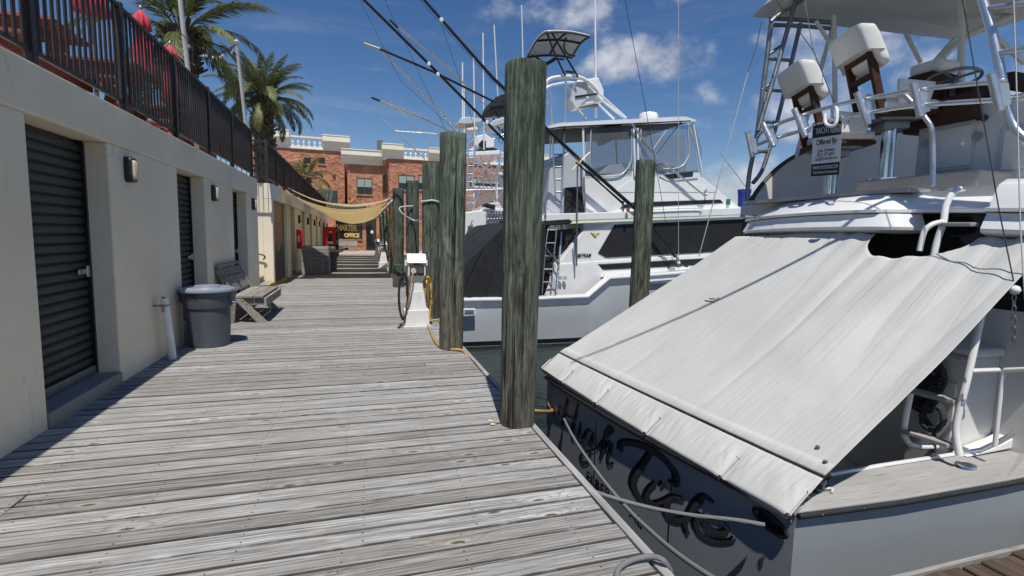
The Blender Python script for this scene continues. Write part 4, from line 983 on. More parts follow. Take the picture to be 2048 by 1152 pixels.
MB().box(-2.42,-1.62,36.2,37.2,.05,2.02).build('cabinet', M['redpaint'], vm, bevel=.02)
MB().box(-1.619,-1.45,36.22,37.18,.05,2.0).build('front_door', M['blackpaint'], vm, bevel=.02)
bt = [(-.10,0),(.10,0),(.11,.12),(.09,.30),(.11,.46),(.07,.62),(.04,.75),(.045,.92),(-.045,.92),(-.04,.75),(-.07,.62),(-.11,.46),(-.09,.30),(-.11,.12)]
MB().prism([(-1.95+a*1.6,.45+b*1.35) for a, b in bt], 'y', 36.192, 36.2).build('bottle_print', M['varnish'], vm)
MB().prism([(-1.95+a*1.55,.45+b*1.35) for a, b in ((-.1,.30),(.1,.30),(.108,.44),(-.108,.44))], 'y', 36.186, 36.1915).build('label_print', M['white'], vm)
MB().prism([(-1.95+a*1.6,.45+b*1.35) for a, b in ((-.045,.86),(.045,.86),(.045,.95),(-.045,.95))], 'y', 36.186, 36.1915).build('cap_print', M['white'], vm)
MB().box(-1.56,-1.50,36.205,36.218,1.75,1.85).box(-1.56,-1.50,36.205,36.218,.9,1.1).build('coin_plate', M['alu'], vm)
# ------------------------------------------------------------------ boat with the canvas cockpit cover
TF = Vector((2.13,5.46,-.06)); TN = Vector((2.42,2.16,.02)); TD = (TN-TF); TD.z = 0; TD.normalize(); TNRM = Vector((-TD.y*-1, 0, 0))
TNRM = Vector((TD.y, -TD.x, 0)); TNRM = TNRM if TNRM.x < 0 else -TNRM
def tr(s, z, out=0.):
    """point of the transom: s from far corner to near corner"""
    p = TF.lerp(TN, s); p.z = z; return p+TNRM*(.07*4*s*(1-s)+out)
def PT(px, py, out=.004):
    """pixel of the photograph onto the transom face"""
    d = ray(px, py); o = TF+TNRM*(.05); t = (o-CP).dot(TNRM)/d.dot(TNRM); p = CP+d*t
    s = (p-TF).dot(TD)/(TN-TF).dot(TD); return tr(s, p.z, out)
boat = thing('sport_fishing_boat', 'slate blue hulled fishing boat with white canvas cockpit cover and flybridge tower', 'boat', (6, 3.8, WZ))
YC = 3.81
st_ = [(2.28,1.66,.0,1.57),(4.35,1.72,.05,1.62),(4.6,1.725,.05,1.62),(7,1.78,.32,1.55),(9.5,1.62,.6,1.22),(11.8,1.05,.85,.62),(13.4,.25,1.05,.05)]
for nm, sg in (('far', 1), ('near', -1)):
    b = MB(); rows = []
    for x, hb, sz, hw in st_:
        rows.append([Vector((x+(TN.x-2.28 if sg < 0 else TF.x-2.28)*(1 if x < 2.4 else 0), YC+sg*(hb+(0 if x > 3 else -.01)), sz-.005)), Vector((x, YC+sg*(hb*.6+hw*.4+.02), sz*.45-.35)),
                     Vector((x+.0, YC+sg*(hw*.9+.1*hb), -.95)), Vector((x+.1, YC+sg*hw*.94, WZ-.02)), Vector((x+.25, YC+sg*hw*.4, WZ-.6))])
    # match the transom corners
    c = TN if sg < 0 else TF; s = 1 if sg < 0 else 0
    rows[0] = [tr(s, c.z-.005), tr(s, -.35), tr(s, -.95), tr(s, WZ-.02), tr(s, WZ-.6)]
    b.loft(rows, closed=False, caps=False); b.build('hull_side', M['hull_blue'], boat, smooth=50)
b = MB(); b.loft([[tr(i/24, z+(.0 if z < -.2 else (TF.z+(TN.z-TF.z)*i/24)-.005)) for z in (WZ-.6,-1.0,-.7,-.35,0.)] for i in range(25)], closed=False, caps=False)
trn = b.build('transom', M['hull_blue'], boat, smooth=50)
b = MB(); b.loft([[tr(i/24, z, .004) for z in (WZ-.3, WZ+.14)] for i in range(25)], closed=False, caps=False); b.build('boot_stripe', M['navy'], boat)
for s in (.37,.70): MB().bar(tr(s,-.16,.002), tr(s,-.78,.002), .006, .004, TNRM).build('door_seam', M['navy'], trn)
# covering boards
IN = [P(1662,953,Z=.03), P(1760,935,Z=.035), P(1915,911,Z=.045), P(2048,890,Z=.05)]
near_o = [TN+V(.0,-.015,.03), Vector((3.2,2.115,.04)), Vector((4.4,2.075,.065)), Vector((5.2,2.06,.09))]
near_i = [IN[0], IN[1], IN[2], IN[3]]
near_i += [Vector((5.2, near_i[-1].y-.01, .085))]; near_o = [near_o[0], near_o[0].lerp(near_o[1],.55), near_o[1], near_o[1].lerp(near_o[2],.75), near_o[3]]
b = MB()
for dz in (0,):
    top = [p.copy() for p in near_o]+[p.copy() for p in near_i][::-1]
    n = len(top); vs = top+[p-V(0,0,.035) for p in top]
    b.add(vs, [(i,i+1,n-2-i,n-1-i) for i in range(n//2-1)]+[(2*n-1-i,2*n-2-i,n+i+1,n+i) for i in range(n//2-1)]+[(i,(i+1)%n,(i+1)%n+n,i+n) for i in range(n)])
cbd = b.build('covering_board', M['teak'], boat, bevel=.008)
MB().tube([p+V(0,-.006,-.030) for p in near_o], .018, 10).build('rub_rail', M['rubber'], boat, smooth=60)
for i in range(9):
    p = near_o[0].lerp(near_o[-1], (i+.5)/9); MB().tube([p+V(0,-.026,-.03), p+V(0,-.022,-.03)], .006, 6).build('screw', M['chrome'], boat)
b = MB(); b.loft([[tr(i/20, 0, .01)+V(0,0,TF.z+(TN.z-TF.z)*i/20+.03), tr(i/20, 0, -.30)+V(0,0,TF.z+(TN.z-TF.z)*i/20+.03), tr(i/20, 0, -.30)+V(0,0,TF.z+(TN.z-TF.z)*i/20-.004), tr(i/20, 0, .01)+V(0,0,TF.z+(TN.z-TF.z)*i/20-.004)] for i in range(21)]); b.build('covering_board', M['teak'], boat, smooth=40)
MB().tube([tr(i/20, TF.z+(TN.z-TF.z)*i/20-.005, .02) for i in range(21)], .024, 10).build('rub_rail', M['rubber'], boat, smooth=60)
MB().box(2.5,4.9,5.1,5.52,-.02,.02).build('covering_board', M['teak'], boat)
# white inner lip of the near coaming, raised forward coaming with bright trim
MB().tube([p+V(0,.012,.004) for p in near_i[:3]], .016, 6).build('coaming_lip', M['gelcoat'], boat, smooth=60)
b = MB(); c0 = IN[2]+V(.03,.02,.0)
lowr = [IN[2]+V(.02,-.03,.004), P(2048,893,Z=.06), Vector((5.3,2.34,.09))]; upr = [IN[2]+V(.04,.0,.03), P(1985,895,Y=2.44)+V(0,0,.02), P(2048,868,Y=2.45), Vector((5.3,2.45,.55))]
b.prism([(p.x,p.z) for p in (IN[2]+V(.02,0,.006), Vector((5.4,2.4,.09)), Vector((5.4,2.4,.66)), P(2048,858,Y=2.42), P(2000,885,Y=2.42), P(1955,902,Y=2.42))], 'y', 2.40, 2.52); b.build('raised_coaming', M['gelcoat'], boat, bevel=.02)
MB().tube([IN[2]+V(.02,.0,.02), P(1960,899,Y=2.40), P(2000,881,Y=2.40), P(2048,853,Y=2.40), Vector((5.4,2.40,.67))], .013, 8).build('coaming_trim', M['chrome'], boat, smooth=60)
hs_ = P(1931,931,Z=.055)
MB().lathe([(.075,0),(.07,.012),(.045,.014),(.042,-.03)], hs_-V(0,0,.004), 24, 1, .8).build('rod_holder_flange', M['chrome'], boat, smooth=40); MB().lathe([(.043,.012),(.043,.0145),(.01,.0145)], hs_-V(0,0,.003), 20, 1, .8).build('rod_holder_bore', M['blackpaint'], boat)
cl_ = P(1640,975,Z=.04); MB().lathe([(.07,0),(.065,.012),(.03,.014)], cl_, 20, 1, .8).build('hawse_flange', M['dull_alu'], boat, smooth=40)
MB().tube(arc([cl_+V(0,0,.02), cl_+V(.02,-.02,.05), cl_+V(-.02,-.04,.02), cl_+V(.03,-.06,.02), cl_+V(-.01,-.09,.015)],5), .008, 6).build('cord_end', M['rope_white'], boat)
# transom hawse fairlead
hw = PT(1533,1046,.012); b = MB(); ring = [hw+TD*.12*math.cos(a)+V(0,0,.045*math.sin(a))+(-V(0,0,.015)*math.cos(a)) for a in [2*math.pi*i/24 for i in range(25)]]
MB().tube(ring, .012, 8).build('hawse_rim', M['navy'], boat, smooth=60)
MB().add([hw]+[p-TNRM*.006 for p in ring[:-1]], [(0,i+1,(i+1)%24+1) for i in range(24)]).build('hawse_hole', M['blackpaint'], boat)
# cockpit: sole of teak strips, liner, bulkhead, counter, ladder
sole = MB().box(2.45,4.7,2.3,5.3,-.80,-.735).build('cockpit_sole', M['navy'], boat)
s0 = MB().box(2.46,4.69,2.31,2.365,-.735,-.72).build('teak_strip', M['teak_strip'], sole)
for i in range(1,49): kid(s0, sole, (0,.0615*i,0))
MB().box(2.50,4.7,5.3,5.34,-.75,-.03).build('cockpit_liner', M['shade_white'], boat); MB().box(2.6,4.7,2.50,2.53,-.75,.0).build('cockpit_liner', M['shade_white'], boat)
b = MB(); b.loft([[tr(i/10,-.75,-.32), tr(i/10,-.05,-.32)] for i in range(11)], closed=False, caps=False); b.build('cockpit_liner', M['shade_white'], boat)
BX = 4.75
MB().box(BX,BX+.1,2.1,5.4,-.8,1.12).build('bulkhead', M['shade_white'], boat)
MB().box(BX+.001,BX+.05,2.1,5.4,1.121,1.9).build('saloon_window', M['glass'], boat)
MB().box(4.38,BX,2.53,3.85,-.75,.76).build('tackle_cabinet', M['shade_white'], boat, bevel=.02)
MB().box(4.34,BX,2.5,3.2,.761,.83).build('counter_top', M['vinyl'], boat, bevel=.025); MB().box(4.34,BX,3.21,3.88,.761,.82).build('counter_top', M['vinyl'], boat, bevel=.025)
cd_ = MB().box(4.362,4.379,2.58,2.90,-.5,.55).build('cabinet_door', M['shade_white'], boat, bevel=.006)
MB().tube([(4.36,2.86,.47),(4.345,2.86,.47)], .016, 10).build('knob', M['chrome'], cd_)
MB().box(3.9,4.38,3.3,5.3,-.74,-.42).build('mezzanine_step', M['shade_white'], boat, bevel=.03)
MB().box(4.0,4.3,4.3,4.8,-.419,-.33).build('deck_cushion', M['vinyl'], boat, bevel=.02)
b = MB(); b.tube(arc([P(2011,740,X=4.33),P(2004,760,X=4.33),P(1996,830,X=4.33),P(1990,893,X=4.33)],5), .016, 8).tube([P(2011,740,X=4.33),P(2060,738,X=4.33)], .016, 8); b.build('grab_rail', M['gelcoat'], boat, smooth=60)
# ladder
lad = MB(); LX = 4.02
lad.tube(arc([P(1919,911,X=LX),P(1912,860,X=LX),P(1921,810,X=LX+.02),P(1937,746,X=LX+.06),P(1966,615,X=LX+.16),P(1998,478,X=LX+.28)],6), .024, 10)
lad.tube(arc([P(1872,893,X=4.35),P(1835,893,X=LX+.1),P(1815,884,X=LX),P(1808,855,X=LX),P(1822,778,X=LX+.02),P(1846,640,X=LX+.12),P(1870,499,X=LX+.22),P(1886,449,X=LX+.26),P(1892,412,X=LX+.30),P(1907,384,X=LX+.36),P(1926,377,X=LX+.44)],6), .024, 10)
lad.tube([P(1941,742,X=LX+.06),P(1996,740,X=4.38)], .018, 8); lad.tube(arc([P(1839,502,X=LX+.1),P(1848,465,X=LX+.12),P(1864,449,X=LX+.16),P(1886,443,X=LX+.26)],5), .02, 8)
ld = lad.build('cockpit_ladder', M['gelcoat'], boat, smooth=60)
for a, c, x in (((1878,703),(1932,717),LX+.08),((1820,780),(1917,805),LX+.03),((1808,861),(1903,891),LX),((1886,449),(1950,449),LX+.27),((1856,590),(1968,598),LX+.16)):
    MB().bar(P(*a,X=x), P(*c,X=x), .09, .03).build('rung', M['teak'], ld, bevel=.006)
# stowed dark ropes on the cabinet
rp_ = Vector(P(1858,745,X=4.32)); b = MB(); pts = []
for i in range(150):
    a = i*.42; k = i/150; pts.append(rp_+V(-.03+.03*math.sin(i*1.7), (.10+.025*math.sin(i*.31))*math.cos(a), .02-.10*k+(.20-.06*math.sin(i*.13))*math.sin(a)))
b.tube(pts, .017, 7)
pts = [P(1868,905,X=4.30), P(1868,860,X=4.28)]
for i in range(60):
    a = i*.45; pts.append(P(1866,835,X=4.27)+V(-.02*math.sin(i), .075*math.cos(a), .10*math.sin(a)+.02*math.sin(i*.4)))
b.tube(pts, .015, 7)
for k in range(5): b.tube([rp_+V(-.04,.11*math.cos(a),-.01-.03*k+.012*math.sin(a*2)) for a in [q*.4 for q in range(9)]], .016, 6)
tag(b.build('rope_coil', M['rope_dark'], smooth=60), 'dark rope coils hanging behind the cockpit ladder of the blue boat', 'rope')
tag(MB().tube(arc([rp_+V(-.05,.05,.23),rp_+V(-.06,.06,.31),rp_+V(-.04,-.02,.33),rp_+V(-.04,-.06,.26),rp_+V(-.04,-.07,.18)],5), .016, 7).build('rope_strap', M['yellow'], smooth=60), 'yellow strap holding the dark rope coils', 'strap')
# brow of the flybridge, lofted round the stern
def brow(path, prof, name, mat, cap=True):
    p = [Vector((x,y,0)) for x, y in path]; rings = []
    for i, q in enumerate(p):
        t = (p[min(i+1,len(p)-1)]-p[max(i-1,0)]).normalized(); n_ = Vector((t.y,-t.x,0))
        if n_.x > 0 and abs(n_.x) > .3: n_ = -n_
        cr = -.045*((q.y-3.6)/1.5)**2
        rings.append([q+n_*d+Vector((0,0,z+cr)) for d, z in prof])
    b = MB(); b.loft(rings, closed=True, caps=cap); return b.build(name, mat, boat, smooth=32)
pathL = [(4.22,3.13),(4.21,3.5),(4.22,3.9),(4.25,4.3),(4.31,4.65),(4.42,4.92),(4.62,5.12),(4.95,5.24),(5.6,5.30),(7.5,5.30)]
# path runs near to far then forward, outward is aft / far
def nrm_fix(path): return path
lowp = [(-.25,1.70),(-.02,1.705),(.05,1.73),(.055,1.755),(0,1.865),(-.25,1.87)]
grv = [(-.25,1.871),(.0,1.871),(.035,1.876),(.035,1.90),(0,1.905),(-.25,1.905)]
upp = [(-.35,1.906),(-.03,1.906),(-.055,1.935),(-.19,2.045),(-.26,2.06),(-.45,2.065)]
def brow2(path, prof, name, mat):
    p = [Vector((x,y,0)) for x, y in path]; rings = []; k = len(p)
    for i, q in enumerate(p):
        t = (p[min(i+1,k-1)]-p[max(i-1,0)]).normalized(); n_ = Vector((-t.y,t.x,0))   # left of travel
        cr = -.045*((q.y-3.6)/1.5)**2
        rings.append([q+n_*d+Vector((0,0,z+cr)) for d, z in prof])
    b = MB(); b.loft(rings); return b.build(name, mat, boat, smooth=32)
brow2([(4.46,3.02),(4.36,3.05),(4.27,3.10),(4.22,3.18)]+pathL[1:], lowp, 'brow_lower_panel', M['gelcoat'])
pathH = [(4.42,2.40),(4.42,2.95),(4.40,3.06),(4.31,3.13),(4.235,3.22)]+pathL[1:]
for pr_, nm in ((grv,'brow_rub_strake'),(upp,'brow_upper_panel')): brow2(pathH, pr_, nm, M['gelcoat'])
pathR = [(6.5,1.80),(5.0,1.80),(4.5,1.86),(4.28,2.02),(4.23,2.2),(4.22,2.43)]
upr_ = [(-.35,1.906),(-.02,1.906),(-.03,1.95),(-.10,2.07),(-.20,2.12),(-.45,2.13)]
for pr_, nm in ((lowp,'brow_lower_panel'),(grv,'brow_rub_strake'),(upr_,'brow_upper_panel')): brow2(pathR, pr_, nm, M['gelcoat'])
MB().box(4.56,8.6,1.95,5.22,1.93,2.05).build('flybridge_deck', M['shade_white'], boat)
MB().box(4.40,4.9,3.13,5.0,2.051,2.085).box(4.70,4.9,2.0,3.13,2.051,2.085).build('aft_deck_edge', M['teak'], boat)
MB().box(5.05,5.5,3.0,4.12,2.067,2.26).build('seat_plinth', M['teak'], boat, bevel=.015)
MB().tube(arc([P(1652,404,X=4.12)+V(0,0,.01),P(1660,401,X=4.10),P(1668,402,X=4.11),P(1668,408,X=4.13),P(1656,409,X=4.12),P(1652,404,X=4.12)],4), .012, 6).build('pad_eye', M['chrome'], boat)
# coaming of the flybridge on the far side, dark trimmed
arcp = [P(x,y,Y=5.24) for x, y in ((1500,408),(1512,388),(1530,365),(1560,335),(1600,310),(1650,291),(1740,273),(1835,263))]
arcp = arc(arcp,5); arcp += [Vector((arcp[-1].x+2,5.24,arcp[-1].z+.03))]
b = MB(); b.prism([(p.x,p.z) for p in arcp]+[(arcp[-1].x,1.93),(arcp[0].x,1.93)], 'y', 5.20, 5.27); b.build('flybridge_coaming', M['shade_white'], boat)
MB().tube([p+V(0,0,.012) for p in arcp], .032, 8).build('coaming_edge', M['navybrown'], boat, smooth=60)
# front coaming of the bridge and cabin house below
MB().prism([(8.55,1.93),(9.6,1.7),(8.75,arcp[-1].z-.05),(8.6,arcp[-1].z-.05)], 'y', 2.0, 5.19).build('bridge_front', M['gelcoat'], boat)
MB().prism([(BX+.11,.02),(9.4,.55),(9.0,1.92),(BX+.11,1.92)], 'y', 2.35, 5.15).build('cabin_house', M['gelcoat'], boat, bevel=.05)
MB().prism([(4.9,.05),(9.0,.35),(12.9,.9),(13.0,1.0),(9.3,.62),(4.9,.32)], 'y', 2.2, 5.3, in0=None).build('side_deck', M['gelcoat'], boat)
# console and bridge fittings
CX_ = 5.55
cy1 = P(1832,300,X=CX_).y
con = MB().box(CX_,CX_+.6,1.9,cy1,2.06,P(1834,229,X=CX_).z).build('bridge_console', M['shade_white'], boat, bevel=.03)
def plate(px, X, name, mat, par, t=.012):
    ps = [P(x,y,X=X) for x, y in px]; ys_ = [p.y for p in ps]; zs = [p.z for p in ps]
    return MB().box(X-t, X, min(ys_), max(ys_), min(zs), max(zs)).build(name, mat, par, bevel=.004)
dz_ = plate(((1862,256),(1944,336)), CX_-.001, 'console_frame', M['hull_grey'], con, .02); cdr = plate(((1869,262),(1938,330)), CX_-.022, 'console_door', M['vinyl'], con, .01)
MB().tube([P(1926,287,X=CX_-.02),P(1926,287,X=CX_-.04)], .018, 10).build('knob', M['chrome'], cdr)
plate(((1832,214),(1962,236)), CX_-.03, 'dash_panel', M['varnish'], boat, .12)
plate(((2006,256),(2064,340)), CX_-.001, 'console_frame', M['hull_grey'], con, .02); plate(((2011,262),(2060,334)), CX_-.022, 'console_door', M['vinyl'], con)
for x, y, r_ in ((1885,243,.032),(1957,237,.02),(1968,236,.03),(1850,288,.035),(1955,272,.038)):
    MB().tube([P(x,y,X=CX_-.002),P(x,y,X=CX_-.03)], r_, 14).build('gauge', M['rubber'] if y < 260 else M['dull_alu'], con, smooth=40)
pod = MB(); q = [P(x,y,X=5.9) for x, y in ((1852,215),(1862,185),(1965,168),(1975,205))]
pod.prism([(p.y,p.z) for p in q], 'x', 5.7, 6.2); pod.build('helm_pod', M['varnish'], boat, bevel=.02)
q = [P(x,y,X=5.9) for x, y in ((2010,180),(2022,152),(2060,146),(2060,185))]; MB().prism([(p.y,p.z) for p in q], 'x', 5.7, 6.1).build('helm_pod', M['varnish'], boat, bevel=.02)
wc = P(1905,158,X=5.45); e1 = (P(1962,141,X=5.35)-wc); e2 = Vector((.16,.02,-.04))
whl = MB().tube([wc+e1*math.cos(a)+e2*math.sin(a) for a in [2*math.pi*i/28 for i in range(29)]], .014, 8).tube([wc-e1,wc+e1], .012, 6).tube([wc-e2,wc+e2], .012, 6).build('steering_wheel', M['dull_alu'], boat, smooth=60)
MB().tube([wc, P(1905,205,X=5.7)], .02, 8).build('wheel_column', M['dull_alu'], boat)
# companion seat beyond the helm
sx = 6.3; q0, q1 = P(1816,150,X=sx), P(1880,125,X=sx)
MB().box(sx,sx+.35,q1.y,q0.y,P(1850,146,X=sx).z,P(1850,122,X=sx).z).build('companion_seat_back', M['vinyl'], boat, bevel=.04); MB().box(sx-.02,sx+.4,q1.y+.06,q0.y-.02,P(1850,175,X=sx).z-.5,P(1850,146,X=sx).z-.003).build('companion_seat_base', M['varnish'], boat)
# rails with rod holders round the aft end of the bridge
RX = 4.36
up_ = arc([P(1511,287,X=RX+.12),P(1520,268,X=RX+.06),P(1546,252,X=RX+.02),P(1597,233,X=RX),P(1670,211,X=RX),P(1740,196,X=RX),P(1819,182,X=RX),P(1900,172,X=RX),P(1983,164,X=RX+.02),P(2012,163,X=RX+.03)],5)
lo_ = arc([P(1509,292,X=RX+.12),P(1545,278,X=RX+.04),P(1604,261,X=RX),P(1677,237,X=RX),P(1750,223,X=RX),P(1830,211,X=RX),P(1915,205,X=RX),P(1998,200,X=RX+.02),P(2018,200,X=RX+.03)],5)
rl = MB().tube(up_, .019, 10).tube(lo_, .019, 10).tube(arc([P(1740,196,X=RX),P(1801,190,X=RX+.03),P(1823,204,X=RX+.04),P(1850,235,X=RX+.05),P(1863,258,X=RX+.06),P(1866,300,X=RX+.08),P(1865,372,X=RX+.08)],6), .019, 10)
rl.tube([P(1665,213,X=RX),P(1664,245,X=RX)], .016, 8)
rail_o = rl.build('aft_rail', M['alu_white'], boat, smooth=60)
for a, c in (((1495,264),(1505,313)),((1526,247),(1547,293)),((1589,219),(1611,273)),((1715,186),(1736,249)),((1827,167),(1842,234)),((1983,148),(2000,222))):
    A = P(*a,X=RX-.07); B_ = P(*c,X=RX-.02)
    MB().tube([A,B_], .030, 14).tube([A,A+(A-B_).normalized()*.004], .033, 14).build('rod_holder', M['alu_white'], rail_o, smooth=40)
    MB().tube([A+(A-B_).normalized()*.0045,A+(A-B_).normalized()*.0055], .024, 12).build('bore', M['blackpaint'], rail_o)
    m_ = A.lerp(B_,.5); MB().add([A.lerp(B_,.25)+V(.01,-.02,0), A.lerp(B_,.9)+V(.01,-.02,0), A.lerp(B_,.85)+V(.04,-.05,.0), A.lerp(B_,.3)+V(.045,-.06,0)], [(0,1,2,3)]).build('gusset', M['alu_white'], rail_o, solid=.008)
hk = P(1655,222,X=RX-.03); MB().tube(arc([P(1650,228,X=RX-.04),P(1651,246,X=RX-.06),P(1662,252,X=RX-.06),P(1672,246,X=RX-.05),P(1674,222,X=RX-.03),P(1671,212,X=RX)],5), .016, 8).build('gaff_hook', M['gelcoat'], rail_o, smooth=60)
# half tower: legs, braces, hardtop
TW = 5.22
def leg(pts, r=.026, Y=TW, name='tower_leg', mat='dull_alu'): return MB().tube(arc([P(x,y,Y=Y) for x, y in pts],5), r, 10).build(name, M[mat], boat, smooth=60)
leg(((1493,410),(1498,352),(1508,300),(1517,248),(1542,48)), .028); leg(((1506,366),(1522,345),(1535,310),(1557,233),(1601,47)), .026); leg(((1516,262),(1522,240),(1555,130),(1591,2),(1600,-30)), .028, TW-.12)
leg(((1586,336),(1610,250),(1668,44)), .026, TW, 'tower_leg', 'shade_white'); leg(((1668,30),(1669,110),(1670,210)), .028, 5.0, 'tower_leg', 'shade_white')
for a, c in (((1531,117),(1583,121)),((1524,179),(1572,183)),((1516,243),(1554,245)),((1511,302),(1536,304)),((1533,112),(1562,92)),((1523,180),(1545,165)),((1510,306),(1536,300))): leg((a,c), .02, TW, 'tower_rung')
leg(((1540,37),(1600,40),(1663,45)), .024, TW, 'top_ring'); leg(((1541,50),(1600,52),(1660,57)), .024, TW, 'top_ring'); leg(((1541,44),(1560,28),(1610,-2),(1660,-40)), .024, TW-.1, 'top_ring')
leg(((1632,42),(1658,85),(1690,150)), .022, 5.0, 'tower_brace', 'shade_white')
for pts, r, Y in ((((1924,-10),(1922,165)), .035, 4.3), (((1812,68),(1841,125)), .025, 5.0), (((1910,75),(1870,120)), .022, 5.0), (((1850,170),(1870,135),(1910,90),(1962,58),(2048,20)), .04, 4.6), (((1992,75),(2048,125)), .025, 3.6), (((1786,255),(1770,215),(1752,170)), .02, 5.0)):
    leg(pts, r, Y, 'bridge_post', 'shade_white')
ht = MB(); HZ = P(1497,32,Y=5.62).z; hx0 = P(1497,32,Y=5.62).x; hx1 = P(1920,76,Y=5.55).x; hz1 = P(1920,76,Y=5.55).z
rows = []
for i in range(17):
    v = i/16; y = 5.62+(1.85-5.62)*v; e = (2*v-1); cr = .10*(1-e*e); ed = 1-abs(e)**10
    rows.append([Vector((hx0+.18*abs(e)**4*0+(.0 if abs(e) < .99 else .06), y, HZ+cr)), Vector((hx1, y, hz1+cr)), Vector((hx1+.02, y, hz1+cr+.09*ed+.03)), Vector((hx0+.1, y, HZ+cr+.11*ed+.03))])
ht.loft(rows); hto = ht.build('hardtop', M['gelcoat'], boat, smooth=40)
MB().box(hx0+.35,hx1-.3,2.3,5.1,HZ+.055,HZ+.06).build('hardtop_liner', M['shade_white'], hto)
MB().tube(arc([(hx0+.25,5.40,HZ+.0),(hx0+.16,5.1,HZ+.03),(hx0+.14,4.2,HZ+.07),(hx0+.14,3.0,HZ+.07)],6), .03, 8).build('hardtop_rim', M['shade_white'], hto, smooth=60)
# ladder to the tower on the near side
nl = MB().tube(arc([P(1963,-10,X=4.42),P(1983,62,X=4.42),P(1998,128,X=4.42),P(2013,211,X=4.42),P(2027,252,X=4.42),P(2050,278,X=4.42),P(2080,300,X=4.42),P(2085,370,X=4.45)],6), .030, 12)
nlo = nl.build('tower_ladder', M['alu_white'], boat, smooth=60)
for a, c in (((1976,17),(2090,2)),((1998,106),(2090,90)),((2020,199),(2090,188))): MB().tube([P(*a,X=4.42),P(*c,X=4.42)], .022, 8).build('rung', M['alu_white'], nlo, smooth=60)
MB().tube(arc([P(2085,-10,X=4.42),P(2095,120,X=4.42),P(2105,260,X=4.42),P(2110,370,X=4.42)],6), .030, 12).build('stile', M['alu_white'], nlo, smooth=60)

MB().tube([(6.1,2.5,1.74),(4.06,2.23,4.28),(1.78,1.91,7.1)], [.03,.02,.014], 10).build('outrigger', M['alu_white'], boat, smooth=60)
# helm chairs seen from behind
def helm_chair(ped, zdeck, zseat, rot, lab):
    t = thing('helm_chair', lab, 'chair', (ped[0],ped[1],zdeck), 'helm chairs on the blue boat')
    OFF[t] = Vector((0,0,0)); h = zseat-zdeck
    MB().lathe([(.17,0),(.17,.02),(.06,.03)], (0,0,.0), 28).build('base_plate', M['chrome'], t, smooth=40)
    MB().tube([(0,0,.02),(0,0,h-.12)], .065, 20).build('pedestal', M['chrome'], t, smooth=40); MB().tube([(.0,-.10,.02),(.0,-.085,h-.15)], .02, 10).build('height_strut', M['chrome'], t, smooth=60)
    MB().box(-.2,.2,-.2,.2,h-.13,h-.10).box(-.12,.12,-.12,.12,h-.20,h-.131).build('seat_mount', M['dull_alu'], t, bevel=.005)
    MB().box(-.24,.30,-.26,.26,h-.099,h-.055).build('seat_frame', M['varnish'], t, bevel=.01); MB().box(-.20,.30,-.25,.25,h-.054,h+.05).build('seat_cushion', M['vinyl'], t, bevel=.035)
    for s in (-1,1):
        MB().prism([(-.22,h-.10),(-.14,h-.10),(-.37,h+.70),(-.44,h+.70)], 'y', s*.20-.025, s*.20+.025).build('back_upright', M['varnish'], t, bevel=.008)
        MB().prism([(-.10,h),(.18,h),(.22,h+.20),(-.12,h+.24)], 'y', s*.27-.025, s*.27+.025).build('armrest', M['vinyl'], t, bevel=.02)
        for k in range(3): MB().tube([(-.04+.03*k,s*.30,h+.08+.04*k),(-.04+.03*k,s*.305,h+.08+.04*k)], .01, 6).build('stud', M['dull_alu'], t)
    for z in (.30,.50): MB().bar((-.225-z*.27,-.19,h+z),(-.225-z*.27,.19,h+z), .04, .06).build('back_rail', M['varnish'], t, bevel=.006)
    def cushion(f0, f1, wid, dep, nm, mat, n=9):
        b = MB(); rings = []
        for k in range(n):
            f = f0+(f1-f0)*k/(n-1); e = (2*(k/(n-1))-1); rr = (1-abs(e)**7)**.5 if nm == 'backrest' else (1-max(0,e)**7)**.5
            z = h+.38+.37*f; w_ = wid*(.80+.20*rr); d = dep*(.25+.75*rr); cx = -.285-.17*f+(.055 if nm == 'backrest' else .0)
            rings.append([Vector((cx+d*math.copysign(abs(math.cos(a))**.45,math.cos(a)), w_*math.copysign(abs(math.sin(a))**.40,math.sin(a)), z)) for a in [2*math.pi*i/32 for i in range(32)]])
        b.loft(rings); return b.build(nm, M[mat], t, smooth=50)
    cushion(0, 1, .285, .065, 'backrest', 'vinyl', 13)
    cushion(.36, 1.06, .30, .115, 'back_cover', 'shade_white', 11)
    t.rotation_euler = (0,0,rot); return t
helm_chair((5.22,3.93), 2.26, 2.97, R(-24), 'white helm chair on the raised plinth, taller one beside the console')
helm_chair((4.98,4.36), 2.066, 2.74, R(-24), 'white helm chair on a chrome post behind the hanging yacht sale sign')
# sale sign hanging from the rail
ps = [P(1627,249,X=RX-.03),P(1685,243,X=RX-.03),P(1677.5,347,X=RX+.02),P(1622,355,X=RX+.02)]
sg = thing('sale_sign', 'black and white yacht sale sign hanging from the aft rail', 'sign', ps[0].lerp(ps[2],.5))
sx_ = ((ps[1]-ps[0])+(ps[2]-ps[3])).normalized(); sy_ = ((ps[0]-ps[3])+(ps[1]-ps[2])); sy_ = (sy_-sx_*sy_.dot(sx_)).normalized(); sn = sx_.cross(sy_)
sc_ = (ps[0]+ps[1]+ps[2]+ps[3])/4; SW = ((ps[1]-ps[0]).length+(ps[2]-ps[3]).length)/2; SH = ((ps[0]-ps[3]).length+(ps[1]-ps[2]).length)/2
if sn.x > 0: sn = -sn
def sq(u0,u1,v0,v1,z0,z1):
    b = MB(); vs = [sc_+sx_*(u*SW/2)+sy_*(v*SH/2)+sn*z for z in (z0,z1) for u, v in ((u0,v0),(u1,v0),(u1,v1),(u0,v1))]
    return b.add(vs, [(0,3,2,1),(4,5,6,7),(0,1,5,4),(1,2,6,5),(2,3,7,6),(3,0,4,7)])
